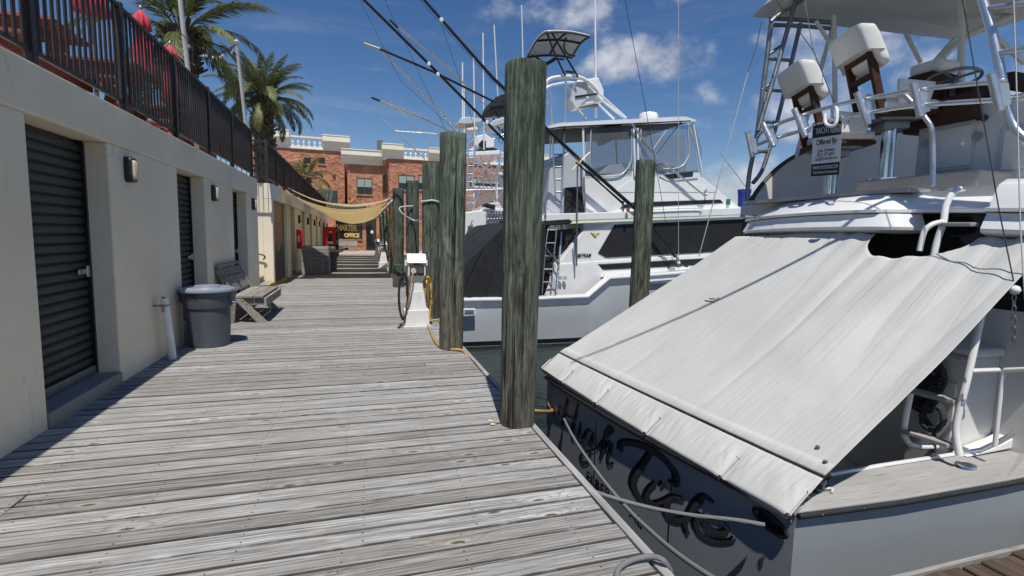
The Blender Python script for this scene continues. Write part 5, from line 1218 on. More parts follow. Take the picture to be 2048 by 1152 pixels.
M['signwhite'] = pm('sign_white', (.62,.63,.66), .4, 0, .03, 4); M['signblack'] = pm('sign_black', (.012,.012,.014), .4, 0, .1, 4)
sq(-1,1,-1,1,-.004,0).build('board', M['signwhite'], sg); sq(-1,1,.50,1,.0003,.0018).build('header_band', M['signblack'], sg); sq(-1,1,-1,-.52,.0003,.0018).build('footer_band', M['signblack'], sg)
xr = sx_ if sx_.cross(sy_).dot(sn) > 0 else -sx_
def st(body, size, u, v, mat, w_=None, z=.0022, bold=0): text_mesh(body, size, sc_+xr*(u*SW/2)+sy_*(v*SH/2)+sn*z, xr, sy_, .0008, bold, width=w_*SW if w_ else None).build('lettering', M[mat], sg)
st('YACHTS', .085, -.22, .74, 'signwhite', .58); st('360', .085, .66, .74, 'signwhite', .26)
for a in ((.38,.94,.60,.615),(.38,.94,.865,.88),(.38,.40,.615,.865),(.92,.94,.615,.865)): sq(*a,.0019,.0026).build('logo_box', M['signwhite'], sg)
st('Offered By', .075, 0, .30, 'signblack', .72, bold=.001); sq(-.55,.55,.135,.145,.0003,.001).build('rule', M['signblack'], sg)
st('Cass Fishbein', .045, 0, -.02, 'signblack', .60); st('(251) 377-6053', .045, 0, -.18, 'signblack', .62); st('Cass@Yachts360.com', .045, 0, -.34, 'signblack', .78)
st('WWW.YACHTS360.COM', .05, 0, -.68, 'signwhite', .88); st('Trades Welcome | Financing Available', .035, 0, -.86, 'signwhite', .86)
for u in (-.8,.8): MB().tube([sc_+sx_*(u*SW/2)+sy_*(SH/2-.005), sc_+sx_*(u*SW/2)+sy_*(SH/2+.03)+V(.01,0,.01)], .004, 6).build('tie', M['rubber'], sg)

# ------------------------------------------------------------------ canvas cockpit cover
cov = thing('cockpit_cover', 'large white canvas sun cover stretched from the bridge down over the dark transom', 'canvas cover', (3.3,3.8,.0))
fl_f, fl_n = P(1082,735,X=2.08), P(1578,1030,X=2.36); sm_f, sm_n = P(1120,703,X=2.34), P(1652,950,X=2.63)
NU, NVv = 400, 64
def toppt(u):
    y = 5.02+(2.06-5.02)*u; x = 4.235+.10*max(0,(y-4.2)/.85)**2; z = 1.70-.045*((y-3.6)/1.5)**2; return Vector((x,y,z))
def seampt(u):
    p = sm_f.lerp(sm_n, u); p.x -= .05*4*u*(1-u); p.z += .015*4*u*(1-u); return p
def flappt(u):
    p = fl_f.lerp(fl_n, u); p.x -= .05*4*u*(1-u); return p
uh0, uh1 = (5.02-P(1745,470,X=4.2).y)/2.96, (5.02-P(1950,462,X=4.2).y)/2.96
def sheet(u, v):
    a = toppt(u); c = seampt(u); v0 = 0.
    if uh0 < u < uh1:
        q = (u-uh0)/(uh1-uh0); sh = (1-abs(2*q-1)**2.6)**.55; v0 = .135*sh*(1-.25*q)
    w_ = v0+(1-v0)*v; p = a.lerp(c, w_)
    n_ = Vector((-.60,0,.78))
    sag = -.055*math.sin(math.pi*w_)*(.4+.6*math.sin(math.pi*u))
    nz_ = lambda *q: mnoise.noise(Vector(q))
    fan = u+.035*nz_(u*2.5,w_*1.7,4.)+.02*nz_(u*6,w_*3,8.)
    gath = (.15+.85*max(0,1-u/.42))*(.5+.5*nz_(u*6,w_*2,2.))          # fine gathers on the far half
    amp = max(0,.40+1.2*nz_(u*3.1,w_*1.3,6.))
    rdg = lambda f, z, k: (max(0,1-abs(nz_(f,z,k))*3.2))**2
    endg = .35+.65*max(0,(w_-.55)/.45)+.5*max(0,(.22-w_)/.22)
    wr = .010*amp*nz_(fan*11,w_*.7,3.1)-.016*amp*rdg(fan*9,w_*.6,5.5)-.013*gath*endg*rdg(fan*34,w_*.7,7.7)-.008*endg*(.3+gath)*rdg(fan*80,w_*1.1,1.7)
    wr += .012*nz_(u*3.5+w_*2.0,w_*2.2,9.)+.006*max(0,nz_(u*2,w_*2,31.))*nz_(u*20-w_*9,w_*4,12.)
    wr -= .020*math.exp(-((u-.90-.05*math.sin(w_*3))/.035)**2)*math.sin(math.pi*min(1,w_*1.1))
    wr += .014*math.exp(-((u-.80+.04*w_)/.05)**2)*math.sin(math.pi*w_)
    if uh0-.12 < u < uh1+.12: wr += .010*math.exp(-max(0,w_-v0)*7)*math.sin((u-uh0)*95)
    return p+n_*(sag+wr*(1-.5*max(0,w_-.9)*10))
b = MB(); b.loft([[sheet(i/NU, j/NVv) for j in range(NVv+1)] for i in range(NU+1)], closed=False, caps=False); b.build('cover_panel', M['canvas'], cov, smooth=70, solid=.003)
EYE = [.055,.155,.30,.475,.70,.955]
zc_l = []
for (ex_, ey_) in ((1104,748),(1143,775),(1205,814),(1293,868),(1424,939),(1576,1022)):
    p = P(ex_,ey_,X=2.22); zc_l.append(min(1,max(0,(p.y-fl_f.y)/(fl_n.y-fl_f.y))))
def flap(u, v):
    a = seampt(u)+V(-.02,0,-.02); c = flappt(u); p = a.lerp(c, v)
    q = 0.
    for e in zc_l: q += .020*math.exp(-((u-e)/.014)**2)*math.sin(v*2.2)*-1
    wr = .006*mnoise.noise(Vector((u*30,v*1.5,5)))+.004*mnoise.noise(Vector((u*90,v*2,8)))-.004*max(0,1-abs(mnoise.noise(Vector((u*55,v*.8,15))))*3.5)
    for e in zc_l:
        dv = (1-v)*.10+.006; wr += .008*max(0,1-abs(u-e)/dv)*math.sin((u-e)/dv*14)*v
    return p+Vector((-.55,0,.83))*(.012*math.sin(math.pi*v)+q+wr*math.sin(math.pi*min(1,v+.1)))
b = MB(); rows = [[flap(i/NU, j/16) for j in range(17)]+[flap(i/NU,1)+V(.012,0,-.03), flap(i/NU,1)+V(.02,0,-.05)] for i in range(NU+1)]
b.loft(rows, closed=False, caps=False); b.build('transom_flap', M['canvas'], cov, smooth=70, solid=.003)
hem = MB(); hem.loft([[sheet(i/NU,.962)+V(-.002,0,.004), sheet(i/NU,.98)+V(-.005,0,.007), sheet(i/NU,1)+V(-.005,0,.004), sheet(i/NU,1)+V(-.008,0,-.008)] for i in range(NU+1)], closed=False, caps=False); hem.build('seam_hem', M['canvas'], cov, smooth=60, solid=.002)
MB().tube([sheet(i/NU,1)+V(-.012,0,-.016) for i in range(0,NU+1,8)], .0045, 5).build('seam_cord', M['rubber'], cov)
for e in zc_l:
    a = flap(e,.42)+V(-.004,0,.006); c = flap(e,.98)+V(-.012,0,.0)
    MB().tube([a+V(-.004,.0,.003), a+V(0,0,.006)], .012, 10).build('grommet', M['dull_alu'], cov); 
    MB().tube([a+V(-.004,.006,.008), c+V(-.006,.008,.006)], .004, 6).tube([a+V(-.004,-.006,.008), c+V(-.006,-.004,.006)], .004, 6).build('lashing_cord', M['rope_white'], cov)
    MB().tube([c+V(-.008,.018*math.cos(q),.018*math.sin(q)) for q in [k*.55 for k in range(13)]], .004, 6).build('ring', M['blackpaint'], cov, smooth=60)
for u, v in ((.955,.93),(.985,.965)):
    p = sheet(u,v)+V(-.008,0,.01); MB().lathe([(.014,0),(.012,.006),(.004,.008)], p, 12).build('snap', M['dull_alu'], cov)
pz = sheet(.30,.46); e1 = (sheet(.345,.46)-pz); e2 = (sheet(.30,.43)-pz); n_ = Vector((-.006,0,.010))
MB().add([pz+n_, pz+e1+n_, pz+e1+e2+n_, pz+e2+n_], [(0,1,2,3)]).build('patch', M['canvas'], cov, solid=.004)
MB().tube(arc([pz+e1*.3+e2*.45+n_*1.4, pz+e1*.5+e2*.35+n_*1.5, pz+e1*.7+e2*.6+n_*1.5],4), .004, 6).build('patch_cord', M['rubber'], cov)

# ------------------------------------------------------------------ name on the transom
def zz(x, y): return (1080+x/2.4403, 680+y/2.4403)
M['letter'] = pm('carbon_letters', (.055,.056,.058), .4, 0, .5, 60); M['letter_shadow'] = pm('black_letter_shadow', (.004,.004,.005), .5, 0, .2, 5)
def stroke(pts, w0, w1, w2, mat, off, sh=(0,0)):
    c = arc([Vector((x+sh[0],y+sh[1],0)) for x, y in pts], 7); n = len(c); L_, R_ = [], []
    for i, p in enumerate(c):
        t = (c[min(i+1,n-1)]-c[max(i-1,0)]).normalized(); q = Vector((-t.y,t.x,0)); f = i/(n-1)
        w_ = (w0+(w1-w0)*min(1,2*f)) if f < .5 else (w1+(w2-w1)*(2*f-1))
        L_.append(PT(*zz(*(p+q*w_/2)[:2]), off)); R_.append(PT(*zz(*(p-q*w_/2)[:2]), off))
    return L_, R_
LET = {'H':[[(138,288),(126,335),(114,385),(104,425)],[(192,312),(180,365),(167,420),(160,470),(176,492)],[(88,368),(92,332),(112,345),(145,378),(184,392)]],
 'i':[[(203,398),(200,440),(194,485),(206,505),(226,488)]], 'g':[[(266,452),(246,438),(226,462),(220,500),(236,516),(256,492),(270,455)],[(270,455),(260,530),(246,592),(218,600),(206,568),(245,545),(292,530)]],
 'h':[[(292,530),(335,475),(368,440),(352,428),(335,455),(320,520),(306,585)],[(306,585),(330,525),(352,500),(360,520),(345,580),(352,612),(374,596)]],
 'T':[[(408,545),(412,512),(440,503),(510,517),(585,556),(640,610),(676,665),(672,708),(648,694)],[(556,548),(520,605),(484,655),(470,705),(490,755),(514,788)]],
 'i2':[[(580,698),(548,728),(532,768),(560,802),(602,792),(645,768)],[(600,704),(616,714)]],
 'd':[[(712,782),(655,770),(624,808),(640,862),(692,882),(738,850),(795,785)],[(846,792),(805,768),(775,792),(742,840),(716,900),(728,952)]],
 'e':[[(782,884),(840,880),(902,908),(905,938),(868,946),(820,918),(785,862),(764,900),(790,952),(850,986),(925,988),(944,972)]]}
for key, sts in LET.items():
    wd = {'H':13,'i':12,'g':12,'h':15,'T':32,'i2':28,'d':32,'e':30}[key]
    for mat, off, sh in (('letter_shadow',.0025,(-wd*.5,-wd*.45)),('letter',.005,(0,0))):
        b = MB()
        for pts in sts:
            L_, R_ = stroke(pts, wd*.5, wd, wd*.45, mat, off, sh); b.loft([[p,q] for p, q in zip(L_,R_)], closed=False, caps=False)
        b.build('name_letter', M[mat], trn)
a, c = PT(*zz(236,662)), PT(*zz(506,893)); wtx = (c-a).length
text_mesh('ELBERTA, AL', .13, a.lerp(c,.5)*1.0, TD, (0,0,1), .002, .001, width=wtx).build('home_port_lettering', M['letter_shadow'], trn)
# mooring lines
def rope(pts, r, mat, lab, n=8): return tag(MB().tube(arc(pts,n), r, 7).build('mooring_line', M[mat], smooth=60), lab, 'rope')
rope([P(1170,955,X=1.42)+V(0,0,-.05),P(1196,986,X=1.55),P(1290,1013,X=1.85),P(1380,1030,X=2.05),P(1470,1040,X=2.22),P(1530,1050,X=2.34)], .014, 'rope_grey', 'grey mooring line from the dock edge to the transom fairlead')
rope([P(1128,838,X=2.12),P(1150,880,X=1.95),P(1195,945,X=1.80),P(1250,1012,X=1.72),P(1310,1070,X=1.66),P(1365,1115,X=1.62),P(1440,1165,X=1.6),P(1560,1240,X=1.55)], .014, 'rope_grey', 'slack grey mooring line drooping across the dark transom')
# halyards and lines aloft
def line(pts, r, mat, lab): return tag(MB().tube(pts, r, 5).build('rigging_line', M[mat]), lab, 'line')
ln = line([P(1800,-200,X=4.3),P(1925,0,X=4.2),P(1958,190,X=4.1),P(1998,420,X=4.0),P(2029,572,X=3.95)], .004, 'rubber', 'thin dark line running down past the tower ladder to a white float')
fl = thing('line_float', 'white ball float with a short chain hanging by the cockpit', 'float', P(2030,580,X=3.95)); fc = P(2030,580,X=3.95)
MB().lathe([(.004,.03),(.022,.022),(.03,0),(.022,-.022),(.004,-.03)][::-1], fc, 16).build('ball', M['gelcoat'], fl, smooth=60)
for i in range(9):
    c = fc+V(.006*i,0,-.05-.034*i); MB().tube([c+(V(.010*math.cos(a),0,.02*math.sin(a)) if i % 2 else V(0,.010*math.cos(a),.02*math.sin(a))) for a in [k*.7 for k in range(10)]], .004, 5).build('chain_link', M['dull_alu'], fl)
line([P(2027,-10,X=4.0),P(2034,200,X=4.0),P(2041,460,X=4.0),P(2050,600,X=4.0)], .004, 'rope_white', 'thin white line hanging in front of the tower ladder')
line(arc([P(1523,42,Y=5.6),P(1512,95,Y=5.6),P(1499,135,Y=5.62),P(1470,240,Y=5.7),P(1440,350,Y=5.8),P(1420,430,Y=5.9),P(1398,512,Y=6.0)],5), .007, 'rope_white', 'white rope hanging from the hardtop corner of the blue boat')
line([P(1545,-10,X=4.8),P(1627,102,X=4.7),P(1668,205,X=4.5)], .0045, 'rubber', 'dark halyard crossing the half tower to the aft rail')
line([P(1607,-10,X=4.8),P(1627,102,X=4.7)], .0045, 'rubber', 'short dark halyard from the hardtop to a small shackle')
line([P(1248,-10,Y=9),P(1292,222,Y=9.2),P(1345,520,Y=9.5)], .006, 'rubber', 'thin dark line running down beside the slim green piling')
line([P(1357,-10,Y=9),P(1357,240,Y=9.2),P(1357,540,Y=9.4)], .006, 'rope_white', 'thin pale line hanging straight down before the white cruiser')
# ------------------------------------------------------------------ white cabin cruiser with black outrigger
b2 = thing('sport_fishing_boat', 'white cabin cruiser with black side windows, clear bridge enclosure and black outrigger', 'boat', (8, 14.6, WZ))
def q2(pts, Y): return [(p.x, p.z) for p in (P(x, y, Y=Y) for x, y in pts)]
N2, F2, C2 = 12.5, 16.7, 14.6
sh = [(2.25,-.03),(4.2,-.025),(6.02,.02),(6.66,.53),(8.75,.66),(11,.86),(13.5,1.15),(16,1.5)]
hbm = [2.0,2.08,2.1,2.1,2.1,2.0,1.5,.15]; wlb = [1.9,1.95,1.95,1.93,1.9,1.6,.85,.02]
for sg in (-1,1):
    b = MB(); rows = []
    for (x,z), hb, wb_ in zip(sh, hbm, wlb):
        rows.append([Vector((x,C2+sg*hb,z)), Vector((x,C2+sg*(hb*.97+wb_*.03),z-.24)), Vector((x,C2+sg*(hb*.5+wb_*.5+.03),-.62)), Vector((x,C2+sg*wb_,WZ+.13)), Vector((x,C2+sg*(wb_-.02),WZ-.05)), Vector((x,C2+sg*wb_*.5,WZ-.6))])
    b.loft(rows, closed=False, caps=False); b.build('hull_side', M['hull_grey'], b2, smooth=40)
    b = MB(); b.loft([[r_[0]+V(0,sg*.006,-.045), r_[0].lerp(r_[1],.98)+V(0,sg*.006,0)] for r_ in rows[:7]], closed=False, caps=False); b.build('hull_band', M['hull_band'], b2)
    b = MB(); b.loft([[r_[3]+V(0,sg*.008,.0), r_[3].lerp(r_[4],.70)+V(0,sg*.008,0)] for r_ in rows[:7]], closed=False, caps=False); b.build('boot_stripe', M['navy'], b2)
    b = MB(); b.loft([[r_[3].lerp(r_[4],.70)+V(0,sg*.008,0), r_[4]+V(0,sg*.008,-.05)] for r_ in rows[:7]], closed=False, caps=False); b.build('waterline_stripe', M['hull_grey'], b2)
    b = MB(); b.loft([[Vector((x,C2+sg*(hb+.012),z-.05)), Vector((x,C2+sg*(hb+.02),z-.01)), Vector((x,C2+sg*(hb-.0),z+.035)), Vector((x,C2+sg*(hb-.22 if hb > .4 else .0),z+.04)), Vector((x,C2+sg*(hb-.22 if hb > .4 else .0),z-.05))] for (x,z), hb in zip(sh, hbm)]); b.build('gunwale', M['gelcoat'], b2, smooth=30)
MB().add([(2.25,C2-1.99,-.03),(2.25,C2+1.99,-.03),(2.25,C2+1.9,WZ-.6),(2.25,C2-1.9,WZ-.6)], [(0,1,2,3)]).build('transom', M['hull_grey'], b2)
dkv = []; MB().add([Vector((x,C2+s_*(hb-.1),z-.02)) for (x,z), hb in zip(sh[3:],hbm[3:]) for s_ in (-1,1)], [(2*i,2*i+1,2*i+3,2*i+2) for i in range(4)]).build('foredeck', M['gelcoat'], b2)
MB().box(2.3,6.2,C2-1.85,C2+1.85,-.6,-.55).build('cockpit_sole', M['shade_white'], b2)
# deck house
HY0, HY1 = 13.1, 16.1
def slab(pts, Y, y0, y1, name, mat, bev=0): return MB().prism(q2(pts, Y), 'y', y0, y1).build(name, M[mat], b2, bevel=bev)
slab(((1096,600),(1112,530),(1124,516),(1168,459),(1168,446),(1520,432),(1560,470),(1560,548),(1350,556),(1222,564),(1192,594)), HY0, HY0, HY1, 'deck_house', 'gelcoat', .03)
slab(((1229,449),(1492,438),(1500,497),(1395,506),(1212,515),(1196,506)), HY0, HY0-.02, HY0+.02, 'side_window', 'blackmesh')
slab(((1108,535),(1450,515),(1450,527),(1400,530),(1102,545)), HY0, HY0-.016, HY0+.02, 'side_stripe', 'blackpaint')
slab(((1112,528),(1450,506),(1450,514),(1109,533)), HY0, HY0-.03, HY0+.02, 'side_moulding', 'gelcoat', .01)
slab(((1082,437),(1092,428),(1520,414),(1530,424),(1480,430),(1160,441),(1082,446)), 12.95, 12.95, 16.25, 'bridge_overhang', 'gelcoat', .02)
slab(((1168,458),(1170,449),(1225,447),(1196,457)), HY0, HY0-.012, HY0, 'overhang_shadow_trim', 'shade_white')  # shadow of the overhang on the house side, painted as a duller strip
# flybridge
FY0, FY1 = 13.25, 15.95
slab(((1172,436),(1170,352),(1200,352),(1265,342),(1300,340),(1398,348),(1490,424)), FY0, FY0, FY1, 'flybridge_side', 'gelcoat', .02)
slab(((1245,411),(1262,405),(1440,399),(1446,406),(1240,417)), FY0, FY0-.015, FY0+.01, 'bridge_stripe', 'blackpaint')
slab(((1228,384),(1258,362),(1305,358),(1420,372),(1432,384)), FY0, FY0-.012, FY0+.01, 'bridge_panel', 'gelcoat')
slab(((1318,352),(1330,345),(1398,340),(1395,356),(1335,362)), FY0, FY0-.03, FY0+.01, 'vent_frame', 'gelcoat'); slab(((1328,351),(1336,348),(1385,343),(1384,353),(1338,358)), FY0, FY0-.04, FY0-.031, 'vent_glass', 'glass')
tr_ = MB().tube(arc([P(1290,425,Y=12.9),P(1292,420,Y=12.9),P(1395,416,Y=12.9),P(1402,422,Y=12.9)],4), .015, 6).build('grab_rail', M['gelcoat'], b2)
slab(((1092,436),(1100,330),(1112,318),(1130,325),(1130,436)), 13.6, 13.6, 14.3, 'seat_cover', 'hull_grey', .05); slab(((1125,436),(1128,310),(1140,300),(1165,330),(1168,345),(1168,436)), 13.4, 13.4, 15.6, 'console_cover', 'hull_grey', .05)
slab(((1130,432),(1132,375),(1166,372),(1170,432)), FY0, FY0+.05, FY0+.09, 'dark_net', 'blackmesh')
# hardtop with dark underside
zt0, zt1 = P(1130,256,Y=13.2).z, P(1389,244,Y=13.2).z; xt0, xt1 = P(1088,262,Y=13.2).x, P(1390,244,Y=13.2).x
b = MB(); rows = []
for i in range(13):
    v = i/12; e = 2*v-1; y = 13.15+2.85*v; cr = .10*(1-e*e); ed = .05*abs(e)**6
    rows.append([Vector((xt0,y,zt0-.10+cr)), Vector((xt0+.45,y,zt0+cr)), Vector((xt1-.2,y,zt1+cr)), Vector((xt1,y,zt1+.02+cr)), Vector((xt1,y,zt1+.10+cr-ed)), Vector((xt1-.35,y,zt1+.17+cr-ed)), Vector((xt0+.5,y,zt0+.16+cr-ed)), Vector((xt0,y,zt0-.02+cr-ed))])
b.loft(rows); hto2 = b.build('hardtop', M['gelcoat'], b2, smooth=35)
MB().add([(xt0+.03,13.20,zt0-.12),(xt0+.48,13.20,zt0-.03),(xt1-.25,13.20,zt1-.03),(xt1-.25,15.9,zt1-.03),(xt0+.48,15.9,zt0-.03),(xt0+.03,15.9,zt0-.12)], [(0,1,4,5),(1,2,3,4)]).build('top_lining', M['blackmesh'], hto2)
MB().tube([(xt0+.02,13.14,zt0-.09),(xt0+.46,13.14,zt0+.005),(xt1-.2,13.14,zt1+.005)], .018, 6).build('dark_piping', M['blackpaint'], hto2)
rd = P(1297,232,Y=14.4); MB().lathe([(.26,-.15),(.30,-.12),(.31,.0),(.27,.07),(.05,.10)], rd, 24).build('radome', M['gelcoat'], b2, smooth=40)
rd2 = P(1345,238,Y=14.2); MB().lathe([(.10,-.10),(.10,-.0),(.05,.03)], rd2, 14).build('antenna_base', M['gelcoat'], b2, smooth=40)
# clear enclosure and its white framing
EY = 13.22
MB().add([P(x,y,Y=EY) for x, y in ((1172,258),(1264,254),(1264,348),(1172,352))], [(0,1,2,3)]).build('clear_panel', M['vinyl_clear'], b2)
MB().add([P(x,y,Y=EY) for x, y in ((1278,254),(1386,250),(1398,345),(1278,348))], [(0,1,2,3)]).build('clear_panel', M['vinyl_clear'], b2)
MB().add([P(1386,250,Y=EY),P(1390,250,Y=EY+2.6),P(1405,300,Y=EY+2.6),P(1400,345,Y=EY)], [(0,1,2,3)]).build('clear_panel', M['vinyl_clear'], b2)
MB().add([P(x,y,Y=15.9) for x, y in ((1180,275),(1370,270),(1372,345),(1180,352))], [(0,1,2,3)]).build('clear_panel', M['vinyl_clear'], b2)
for px in ((1166,1168),(1267,1270),(1275,1277)):
    MB().tube([P(px[0],256,Y=EY-.01),P(px[1],352,Y=EY-.01)], .035, 8).build('frame_post', M['gelcoat'], b2, smooth=60)
for pts in (((1182,258),(1181,330),(1192,349),(1215,353),(1242,349),(1258,332),(1263,312),(1263,258)), ((1282,258),(1281,312),(1300,330),(1334,338),(1362,333),(1376,315),(1378,300),(1376,254))):
    MB().tube(arc([P(x,y,Y=EY-.012) for x, y in pts],6), .022, 6).build('zip_binding', M['hull_grey'], b2, smooth=60)
for a, c, Y, r_, mt in (((1386,246),(1404,346),EY,.03,'gelcoat'),((1262,246),(1312,312),13.1,.03,'alu_white'),((1312,312),(1404,388),13.1,.03,'alu_white'),((1182,258),(1182,352),15.8,.03,'shade_white'),((1230,258),(1236,352),15.8,.03,'shade_white'),((1340,250),(1302,305),15.5,.025,'shade_white'),
                       ((1362,244),(1308,315),13.6,.02,'alu_white'),((1375,246),(1394,300),15.2,.03,'shade_white'),((1262,260),(1330,330),14.6,.025,'shade_white')):
    MB().tube([P(*a,Y=Y),P(*c,Y=Y)], r_, 8).build('frame_tube', M[mt], b2, smooth=60)
MB().tube(arc([P(1395,380,Y=13.1),P(1408,391,Y=13.1),P(1414,388,Y=13.15),P(1411,378,Y=13.2)],5), .03, 8).build('strut_end', M['alu_white'], b2, smooth=60)
slab(((1190,262),(1236,250),(1240,272),(1200,292)), 14.2, 14.0, 14.35, 'monitor_box', 'blackpaint', .02)
slab(((1180,352),(1200,334),(1240,330),(1258,345),(1262,352)), 14.2, 13.6, 15.4, 'dash', 'hull_grey', .05)
slab(((1282,348),(1300,330),(1330,338),(1345,348)), 14.4, 13.8, 15.4, 'dash', 'hull_grey', .05)
# tower: ladder leg, curved top rail, control box, canopy
tw = MB(); TY = 13.6
tw.tube([P(1132,155,Y=TY),P(1127,307,Y=TY),P(1123,460,Y=TY-.2),P(1113,586,Y=12.75)], .032, 10); tw.tube(arc([P(1101,182,Y=TY),P(1108,338,Y=TY),P(1111,392,Y=TY),P(1115,404,Y=TY),P(1124,408,Y=TY)],5), .025, 8)
tw.tube([P(1101,182,Y=TY),P(1100,440,Y=TY+.3)], .02, 8)
twl = tw.build('tower_leg', M['alu_white'], b2, smooth=60)
for y in (250,284,309,334,359,384): MB().tube([P(1104+(y-250)*.05,y,Y=TY),P(1129-(y-250)*.02,y-1,Y=TY)], .018, 6).build('rung', M['alu_white'], twl)
MB().tube(arc([P(1090,172,Y=TY),P(1094,163,Y=TY),P(1106,156,Y=TY),P(1135,153,Y=TY),P(1160,155,Y=TY),P(1180,166,Y=TY),P(1196,183,Y=TY)],6), .055, 10).build('tower_rail', M['gelcoat'], b2, smooth=60)
MB().tube(arc([P(1090,178,Y=TY+1.4),P(1106,170,Y=TY+1.4),P(1150,166,Y=TY+1.4),P(1196,190,Y=TY+1.4)],6), .04, 8).build('tower_rail', M['gelcoat'], b2, smooth=60)
for a, c, Y in (((1166,158),(1252,236),TY),((1190,190),(1248,236),TY+.1),((1194,206),(1228,238),TY+.6),((1130,190),(1172,238),TY+1.2),((1150,215),(1170,238),TY+.8)):
    MB().tube([P(*a,Y=Y),P(*c,Y=Y)], .035, 8).build('tower_leg', M['gelcoat'], b2, smooth=60)
bxp = [(1146,166),(1188,160),(1199,185),(1198,208),(1150,218),(1141,200)]
slab(bxp, 14.0, 13.7, 14.4, 'control_box', 'gelcoat', .04); slab(((1141,200),(1152,165),(1176,163),(1172,200),(1152,217)), 13.68, 13.66, 13.69, 'box_cover', 'hull_grey', .01)
slab(((1150,192),(1196,186),(1196,189),(1150,196)), 13.655, 13.63, 13.655, 'box_trim', 'blackpaint')
MB().tube([P(1160,214,Y=13.8),P(1196,211,Y=13.8)], .05, 8).build('box_mount', M['dull_alu'], b2)
A, B_, C_, D_ = P(1054,112,Y=14.5), P(1091,62,Y=13.4), P(1180,71,Y=13.4), P(1144,113,Y=14.5)
b = MB(); rows = []
for i in range(9):
    v = i/8; l = A.lerp(B_,v)+V(0,0,.12*math.sin(math.pi*v)); r_ = D_.lerp(C_,v)+V(0,0,.12*math.sin(math.pi*v)); rows.append([l.lerp(r_,j/8)+V(0,0,.06*math.sin(math.pi*j/8)) for j in range(9)])
b.loft(rows, closed=False, caps=False); cp = b.build('tower_canopy', M['gelcoat'], b2, smooth=60, solid=.03)
b = MB(); b.loft([[p-V(0,0,.03) for p in r_] for r_ in rows], closed=False, caps=False); b.build('canopy_lining', M['dull_alu'], cp)
for ln_ in ([rows[0][j] for j in range(9)], [rows[4][j] for j in range(9)], [rows[8][j] for j in range(9)], [r_[0] for r_ in rows], [r_[8] for r_ in rows], [r_[4] for r_ in rows]): MB().tube([p-V(0,0,.05) for p in ln_], .022, 6).build('canopy_frame', M['blackpaint'], cp)
for pts in (((1093,64),(1110,108),(1131,152)),((1104,66),(1130,110),(1156,154)),((1132,75),(1128,95),(1136,108),(1150,112))): MB().tube(arc([P(x,y,Y=13.5) for x, y in pts],4), .028, 8).build('canopy_leg', M['blackpaint'], b2, smooth=60)
for a, c in (((1106,117),(1128,119)),((1131,143),(1150,145)),((1058,112),(1072,128)),((1064,110),(1095,128))): MB().tube([P(*a,Y=14.0),P(*c,Y=14.0)], .028, 8).build('canopy_brace', M['blackpaint'], b2)
MB().tube([P(1095,128,Y=13.9),P(1085,133,Y=13.9),P(1110,118,Y=13.9)], .05, 8).build('rolled_curtain', M['blackpaint'], b2)
ant = MB().tube([P(1192,235,Y=13.9),P(1191,120,Y=13.9),P(1190,-40,Y=13.9)], [.045,.035,.02], 8).build('antenna', M['gelcoat'], b2, smooth=60)
MB().tube([P(1186,165,Y=13.9),P(1198,165,Y=13.9)], .03, 6).build('antenna_clamp', M['alu'], b2)
# outrigger with spreader and braces
orp = [P(1290,435,Y=12.9),P(1160,320,Y=12.9),P(985,155,Y=12.9),P(838,-12,Y=12.9),P(700,-175,Y=12.9)]
org = MB().tube(orp, [.055,.05,.042,.034,.02], 10).build('outrigger', M['blackpaint'], b2, smooth=60)
MB().tube([P(1290,435,Y=12.9),P(1350,514,Y=12.9)], .04, 8).build('lower_arm', M['blackpaint'], org)
for a, c in (((1152,325),(1246,406)),((1176,344),(1246,408))): MB().tube([P(*a,Y=12.8),P(*c,Y=12.9)], .025, 6).build('brace', M['blackpaint'], org)
for a, c in (((1144,340),(1180,304)),((1150,312),(1176,330))): MB().tube([P(*a,Y=12.8),P(*c,Y=12.8)], .012, 6).build('spreader', M['brass'], org)
for x, y in ((1160,321),(1256,420),(883,40)): MB().lathe([(.02,-.06),(.05,-.04),(.05,.04),(.02,.06)], P(x,y,Y=12.85), 10).build('collar', M['brass'] if y > 100 else M['gelcoat'], org)
MB().tube([P(1352,510,Y=12.9),P(1356,522,Y=12.95),P(1350,524,Y=13.0)], .03, 8).build('bracket', M['dull_alu'], org)
MB().tube([P(1246,402,Y=12.95),P(1246,432,Y=13.0)], .03, 8).build('pad', M['dull_alu'], org)
for a, c in (((985,158),(1160,325)),((838,-6),(985,162))): MB().tube([P(*a,Y=12.8)+V(0,-.02,-.06),P(*c,Y=12.8)+V(0,-.02,-.03)], .006, 5).build('outrigger_line', M['rubber'], org)
for a, c in (((1155,326),(1153,532)),((1150,470),(1153,532)),): MB().tube([P(*a,Y=12.9),P(*c,Y=12.9)], .022, 8).build('side_pole', M['dull_alu'], b2, smooth=60)
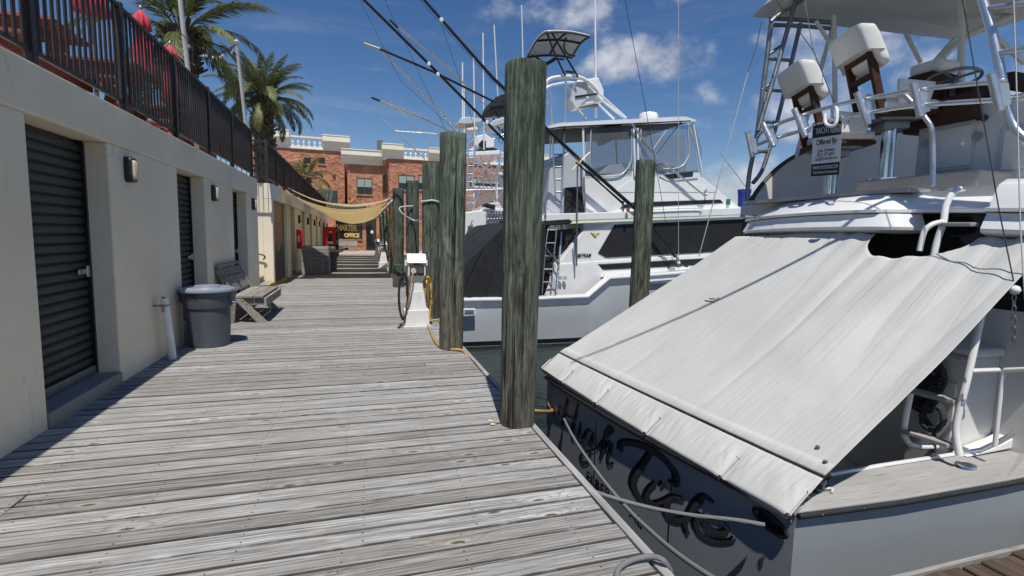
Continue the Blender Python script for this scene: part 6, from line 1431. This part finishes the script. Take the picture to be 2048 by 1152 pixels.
# cockpit: black cover, steel ladder, rails, hardware
cv = MB(); rows = []
pr_ = [(2.2,.02),(2.22,.48),(2.6,.93),(3.6,1.92),(4.75,2.05)]
for i in range(15):
    v = i/14; y = 12.62+3.9*v; e = 1-abs(2*v-1)**3
    rows.append([Vector((x+.02*mnoise.noise(Vector((x,y*2,3))), y, z+(.10*e-.05)*(k/4)+.03*mnoise.noise(Vector((x*2,y*2,1))))) for k, (x, z) in enumerate(pr_)])
cv.loft(rows, closed=False, caps=False)
cvo = cv.build('cockpit_cover_top', M['blackcloth'], b2, smooth=50)
near = rows[0]; b = MB(); b.add([Vector((p.x,12.62,p.z)) for p in near]+[Vector((4.75,12.62,1.2)),Vector((4.62,12.60,.02))], [tuple(range(7))]); b.build('cockpit_cover_side', M['blackcloth'], b2)
for x, z0, z1 in ((3.0,.04,1.25),(3.7,.04,1.95)): MB().tube([Vector((x-.6,12.61,z0)),Vector((x,12.60,z1))], .008, 5).build('cover_seam', M['rubber'], b2)
slab(((1092,560),(1096,462),(1166,455),(1120,520),(1104,560)), 13.3, 13.35, 13.4, 'saloon_door', 'glass'); MB().box(5.0,5.1,13.2,16.0,-.5,2.0).build('aft_bulkhead', M['blackmesh'], b2)  # black box stands in for the shade inside the cockpit
sl_ = MB()
for off in (0, 18): sl_.tube(arc([P(1084+off,588,Y=12.95),P(1089+off,520,Y=12.95),P(1094+off,470,Y=12.95),P(1100+off*.7,450,Y=13.0),P(1108+off*.5,440,Y=13.1)],5), .018, 8)
slo = sl_.build('bridge_ladder', M['alu_white'], b2, smooth=60)
for y in (460,486,512,538,564): MB().tube([P(1094-(y-460)*.08,y,Y=12.95),P(1112-(y-460)*.08,y,Y=12.95)], .016, 6).build('rung', M['alu_white'], slo)
for a, c in (((1082,485),(1118,528)),((1106,505),(1116,530)),((1088,405),(1092,436)),((1080,410),(1082,438))): MB().tube([P(*a,Y=12.9),P(*c,Y=12.9)], .022, 8).build('rod_holder', M['alu'], b2, smooth=60)
slab(((1082,442),(1140,438),(1146,444),(1140,448),(1082,452)), 12.9, 12.92, 13.0, 'rolled_awning', 'blackcloth', .02)
for x in (1121,1130): MB().tube([P(x,556,Y=12.98),P(x,556,Y=12.94)], .06, 14).build('deck_socket', M['chrome'], b2, smooth=40)
slab(((1090,590),(1112,530),(1195,528),(1210,545),(1188,590)), 13.05, 13.06, 13.1, 'cockpit_wing', 'gelcoat')
slab(((1100,545),(1112,560),(1113,580),(1106,578),(1098,565)), 13.04, 13.03, 13.05, 'wing_cutout', 'hull_grey')
for pts in (((926,617),(951,617),(951,629),(926,629)), ((1264,560),(1288,560),(1288,582),(1264,582)), ((1296,560),(1372,554),(1372,562),(1296,568))):
    slab(pts, 12.44, 12.42, 12.5, 'hull_vent', 'gelcoat', .01); k = [(x+(3 if i in (0,3) else -3), y+(3 if i < 2 else -3)) for i, (x, y) in enumerate(pts)]
    slab(k, 12.415, 12.405, 12.419, 'vent_louver', 'hull_band')
em = q2(((1181,465),(1189,473),(1199,465),(1190,470)), HY0)
MB().prism(em, 'y', HY0-.02, HY0).build('emblem', M['brass'], b2); MB().prism(q2(((1186,464),(1190,468),(1194,464),(1193,471),(1190,473),(1187,471)), HY0), 'y', HY0-.03, HY0-.021).build('emblem', M['gold'], b2)
tx = P(1165,511,Y=HY0-.02); text_mesh('BERTRAM', .13, tx+V(.02,0,0), (1,0,.03), (0,0,1), .01, .003, shear=.3, width=.50).build('lettering', M['blackpaint'], b2)
nv = P(1457,403,Y=FY0-.04); MB().box(nv.x-.06,nv.x+.06,FY0-.06,FY0-.016,nv.z-.10,nv.z+.08).build('navigation_light', M['green'], b2, bevel=.01)
rc = P(1357,535,Y=12.75); MB().tube(arc([rc+V(-.35,0,0),rc+V(-.2,.05,.06),rc+V(0,0,.03),rc+V(.12,-.03,.08),rc+V(.3,0,.02)],5), .03, 6).build('reel', M['rubber'], b2); MB().lathe([(.01,.05),(.05,.02),(.05,-.02),(.01,-.05)][::-1], rc+V(0,0,.14), 10).build('float', M['gelcoat'], b2)

# ------------------------------------------------------------------ boats farther along the dock
def far_boat(lab, xs, yn, L_, beam, sz, house, grp='white boats farther along the dock'):
    t = thing('sport_fishing_boat', lab, 'boat', (xs+L_/2, yn+beam/2, WZ), grp); c = yn+beam/2
    st2 = [(0,.95,.0,.9),(.3,1,.0,.93),(.42,1,.45,.92),(.7,.9,.8,.7),(.88,.55,1.1,.3),(1,.05,1.45,.0)]
    for sg in (-1,1):
        b = MB(); b.loft([[Vector((xs+f*L_,c+sg*hb*beam/2,sz+z)),Vector((xs+f*L_,c+sg*(hb*.6+wb_*.4)*beam/2,sz-.5+z*.5)),Vector((xs+f*L_,c+sg*wb_*beam/2,WZ-.05)),Vector((xs+f*L_,c,WZ-.6))] for f, hb, z, wb_ in st2], closed=False, caps=False); b.build('hull_side', M['gelcoat'], t, smooth=40)
        b = MB(); b.loft([[Vector((xs+f*L_,c+sg*wb_*beam/2*1.01,WZ-.05)),Vector((xs+f*L_,c+sg*(wb_*1.015)*beam/2,WZ+.12))] for f, hb, z, wb_ in st2], closed=False, caps=False); b.build('boot_stripe', M['navy'], t)
    MB().add([(xs,c-.95*beam/2,sz),(xs,c+.95*beam/2,sz),(xs,c+.9*beam/2,WZ-.1),(xs,c-.9*beam/2,WZ-.1)], [(0,1,2,3)]).build('transom', M['gelcoat'], t)
    MB().add([(xs+f*L_,c+s_*hb*beam/2,sz+z-.03) for f, hb, z, wb_ in st2 for s_ in (-1,1)], [(2*i,2*i+1,2*i+3,2*i+2) for i in range(5)]).build('deck', M['gelcoat'], t)
    if house:
        h0, h1 = xs+L_*.30, xs+L_*.66
        MB().prism([(h0,sz),(h0+.15,sz+1.9),(h1-.7,sz+1.9),(h1+.3,sz+.7)], 'y', yn+.4, yn+beam-.4).build('deck_house', M['gelcoat'], t, bevel=.05)
        MB().prism([(h0+.6,sz+1.0),(h0+.5,sz+1.65),(h1-.7,sz+1.65),(h1-.2,sz+1.1)], 'y', yn+.38, yn+.40).build('side_window', M['glass'], t)
        MB().prism([(h0-.4,sz+1.91),(h0-.3,sz+2.7),(h1-1.2,sz+2.8),(h1-.5,sz+1.91)], 'y', yn+.5, yn+beam-.5).build('flybridge', M['gelcoat'], t, bevel=.05)
        MB().box(h0-.2,h1-1.1,yn+.4,yn+beam-.4,sz+4.55,sz+4.67).build('hardtop', M['gelcoat'], t, bevel=.03)
        for x in (h0,h1-1.4):
            for y in (yn+.6,yn+beam-.6): MB().tube([(x,y,sz+2.6),(x,y,sz+4.56)], .04, 8).build('hardtop_post', M['gelcoat'], t)
        MB().add([(h0+.1,yn+.52,sz+2.7),(h1-1.5,yn+.52,sz+2.8),(h1-1.5,yn+.52,sz+4.54),(h0+.1,yn+.52,sz+4.54)], [(0,1,2,3)]).build('clear_panel', M['vinyl_clear'], t)
    return t
b3 = far_boat('white boat with lattice tower and two black outriggers behind the black cockpit cover', 3.0, 19.6, 13.5, 4.2, .75, False)
slab3 = lambda pts, Y, y0, y1, name, mat, par, bev=0: MB().prism(q2(pts, Y), 'y', y0, y1).build(name, M[mat], par, bevel=bev)
slab3(((900,520),(905,440),(925,425),(1000,415),(1045,440),(1045,520)), 19.9, 19.9, 23, 'deck_house', 'gelcoat', b3, .05)
slab3(((950,425),(985,405),(1000,405),(1010,425)), 20.2, 20.2, 22, 'helm_cover', 'hull_grey', b3, .05)
slab3(((1085,418),(1085,425),(1130,424),(1130,415)), 20.2, 20.2, 23, 'bridge_overhang', 'gelcoat', b3)
slab3(((965,412),(972,406),(992,410),(990,418)), 19.8, 19.8, 20.1, 'dark_cover', 'blackcloth', b3, .03)
def tubes(lst, Y, r, name, mat, par):
    for pts in lst: MB().tube([P(x,y,Y=Y) for x, y in pts], r, 6).build(name, M[mat], par, smooth=60)
tubes((((936,285),(936,420)),((950,292),(941,420)),((965,319),(941,356)),((988,308),(943,378)),((979,328),(1012,374)),((932,380),(1012,378)),((946,378),(977,418)),((1008,380),(985,412)),((973,372),(977,412)),((945,420),(960,380)),((1000,335),(1012,355)),((993,330),(1000,372)),((1004,283),(986,416))), 20.5, .035, 'tower_truss', 'alu_white', b3)
tubes(tuple(((934,y),(950,y-1)) for y in (300,316,332,348,364,392,406)), 20.5, .022, 'tower_rung', 'alu_white', b3)
slab3(((976,222),(984,201),(996,196),(1020,192),(1030,208),(1026,219),(990,221)), 21, 20.4, 22.4, 'tower_canopy', 'blackcloth', b3, .04)
tubes((((980,214),(988,240),(1000,262),(1016,250)),((990,222),(1000,240),(1012,235)),((1016,220),(1012,282)),((1004,260),(1022,300))), 20.5, .035, 'canopy_frame', 'blackpaint', b3)
slab3(((975,252),(985,242),(1015,234),(1015,246),(985,256)), 20.6, 20.4, 21.4, 'tower_seat', 'hull_grey', b3, .03); tubes((((978,268),(1000,272),(1018,262)),((985,278),(1018,272)),((1000,255),(998,285))), 20.5, .03, 'tower_ring', 'alu_white', b3)
tubes((((1012,284),(880,150),(726,-2),(640,-90)),), 20.4, .055, 'outrigger', 'blackpaint', b3); tubes((((1005,212),(870,145),(760,98)),), 20.6, .045, 'outrigger', 'blackpaint', b3); tubes((((760,98),(728,87)),), 20.6, .045, 'outrigger_tip', 'lens', b3)
for x, y in ((858,128),(876,149),(974,245)): MB().lathe([(.02,-.09),(.07,-.05),(.07,.05),(.02,.09)], P(x,y,Y=20.35), 8).build('collar', M['gelcoat'], b3)
tubes((((960,258),(988,232)),((964,240),(985,256))), 20.4, .02, 'spreader', 'brass', b3)
tubes((((1046,122),(1043,10)),((996,200),(988,50))), 20.8, .03, 'antenna', 'gelcoat', b3)
for i in range(6): MB().tube([P(974+6*i,422,Y=19.8),P(980+6*i,440,Y=19.8)], .05, 8).build('rod_holder', M['alu'], b3, smooth=60)
tubes((((975,438),(1014,436)),((968,470),(976,425)),((930,475),(945,440)),((948,520),(975,455))), 19.8, .03, 'bridge_rail', 'alu_white', b3)
b4 = far_boat('white boat with a pale tower top and white outriggers, beyond the lattice tower boat', 3.2, 27.0, 14, 4.5, .5, True)
tubes((((870,262),(1000,358)),((782,42),(906,145),(1012,252)),((765,104),(862,203),(930,275)),((743,195),(848,237),(918,270))), 27.5, .05, 'outrigger', 'alu_white', b4)
tubes((((743,195),(760,202)),((780,40),(796,56))), 27.45, .055, 'outrigger_tip', 'blackpaint', b4)
tubes((((968,300),(966,66)),((950,300),(947,110))), 27.5, .045, 'antenna', 'gelcoat', b4)
slab3(((945,280),(950,274),(968,270),(985,282),(985,298),(960,300),(948,292)), 28, 27.6, 29.2, 'radar_box', 'gelcoat', b4, .05); slab3(((957,288),(964,280),(972,282),(972,294),(960,296)), 27.58, 27.56, 27.6, 'searchlight', 'blackpaint', b4, .01)
slab3(((960,300),(966,296),(990,296),(1000,303),(960,304)), 27.55, 27.55, 29, 'dark_hood', 'blackcloth', b4)
slab3(((932,304),(1000,300),(1012,308),(935,312)), 27.5, 27.5, 31, 'tower_platform', 'gelcoat', b4, .03)
tubes((((940,310),(925,420)),((995,310),(1020,420)),((960,310),(1000,420)),((985,310),(940,420))), 28, .045, 'tower_leg', 'alu_white', b4)
b5 = far_boat('farthest white boat with a flat pale canopy on its tower', 3.4, 34.0, 14, 4.5, .4, True)
slab3(((914,250),(918,240),(935,237),(963,242),(955,248),(930,251)), 35, 34.4, 36.2, 'tower_canopy', 'hull_grey', b5, .03); slab3(((930,260),(950,257),(952,262),(932,264)), 35, 34.4, 36, 'tower_seat', 'gelcoat', b5, .02)
tubes((((790,262),(868,267),(905,271)),((764,237),(850,318)),((780,203),(868,290))), 34.5, .045, 'outrigger', 'alu_white', b5)
tubes((((925,240),(925,125)),((929,330),(928,170))), 34.6, .045, 'antenna', 'gelcoat', b5)
tubes((((920,250),(915,330)),((956,250),(962,330)),((925,265),(955,320)),((950,265),(922,320))), 35, .045, 'tower_leg', 'alu_white', b5)
b6 = far_boat('distant white boat with radar mast behind the blue bucket piling', *P(1470,470,Y=62)[:2], 14, 4.5, .6, True, 'boats across the basin')
tubes((((1505,420),(1502,365)),((1490,395),(1515,382)),((1496,388),(1512,392)),((1440,305),(1500,385))), 63, .06, 'mast', 'gelcoat', b6)
rm = P(1506,392,Y=63); MB().lathe([(.3,-.2),(.35,0),(.2,.25),(.05,.3)], rm, 14).build('radome', M['gelcoat'], b6, smooth=40)
# thin halyards crossing the sky
for pts, Y, lab in ((((770,0),(905,290)), 22, 'thin dark halyard crossing the sky steeply left of the white outriggers'), (((720,0),(800,160),(925,275)), 24, 'thin dark halyard with small beads slanting across the sky'), (((880,40),(930,190),(960,300)), 21, 'thin dark line dropping from the tall black outrigger')):
    tag(MB().tube([P(x,y,Y=Y) for x, y in pts], .008, 4).build('rigging_line', M['rubber']), lab, 'line')
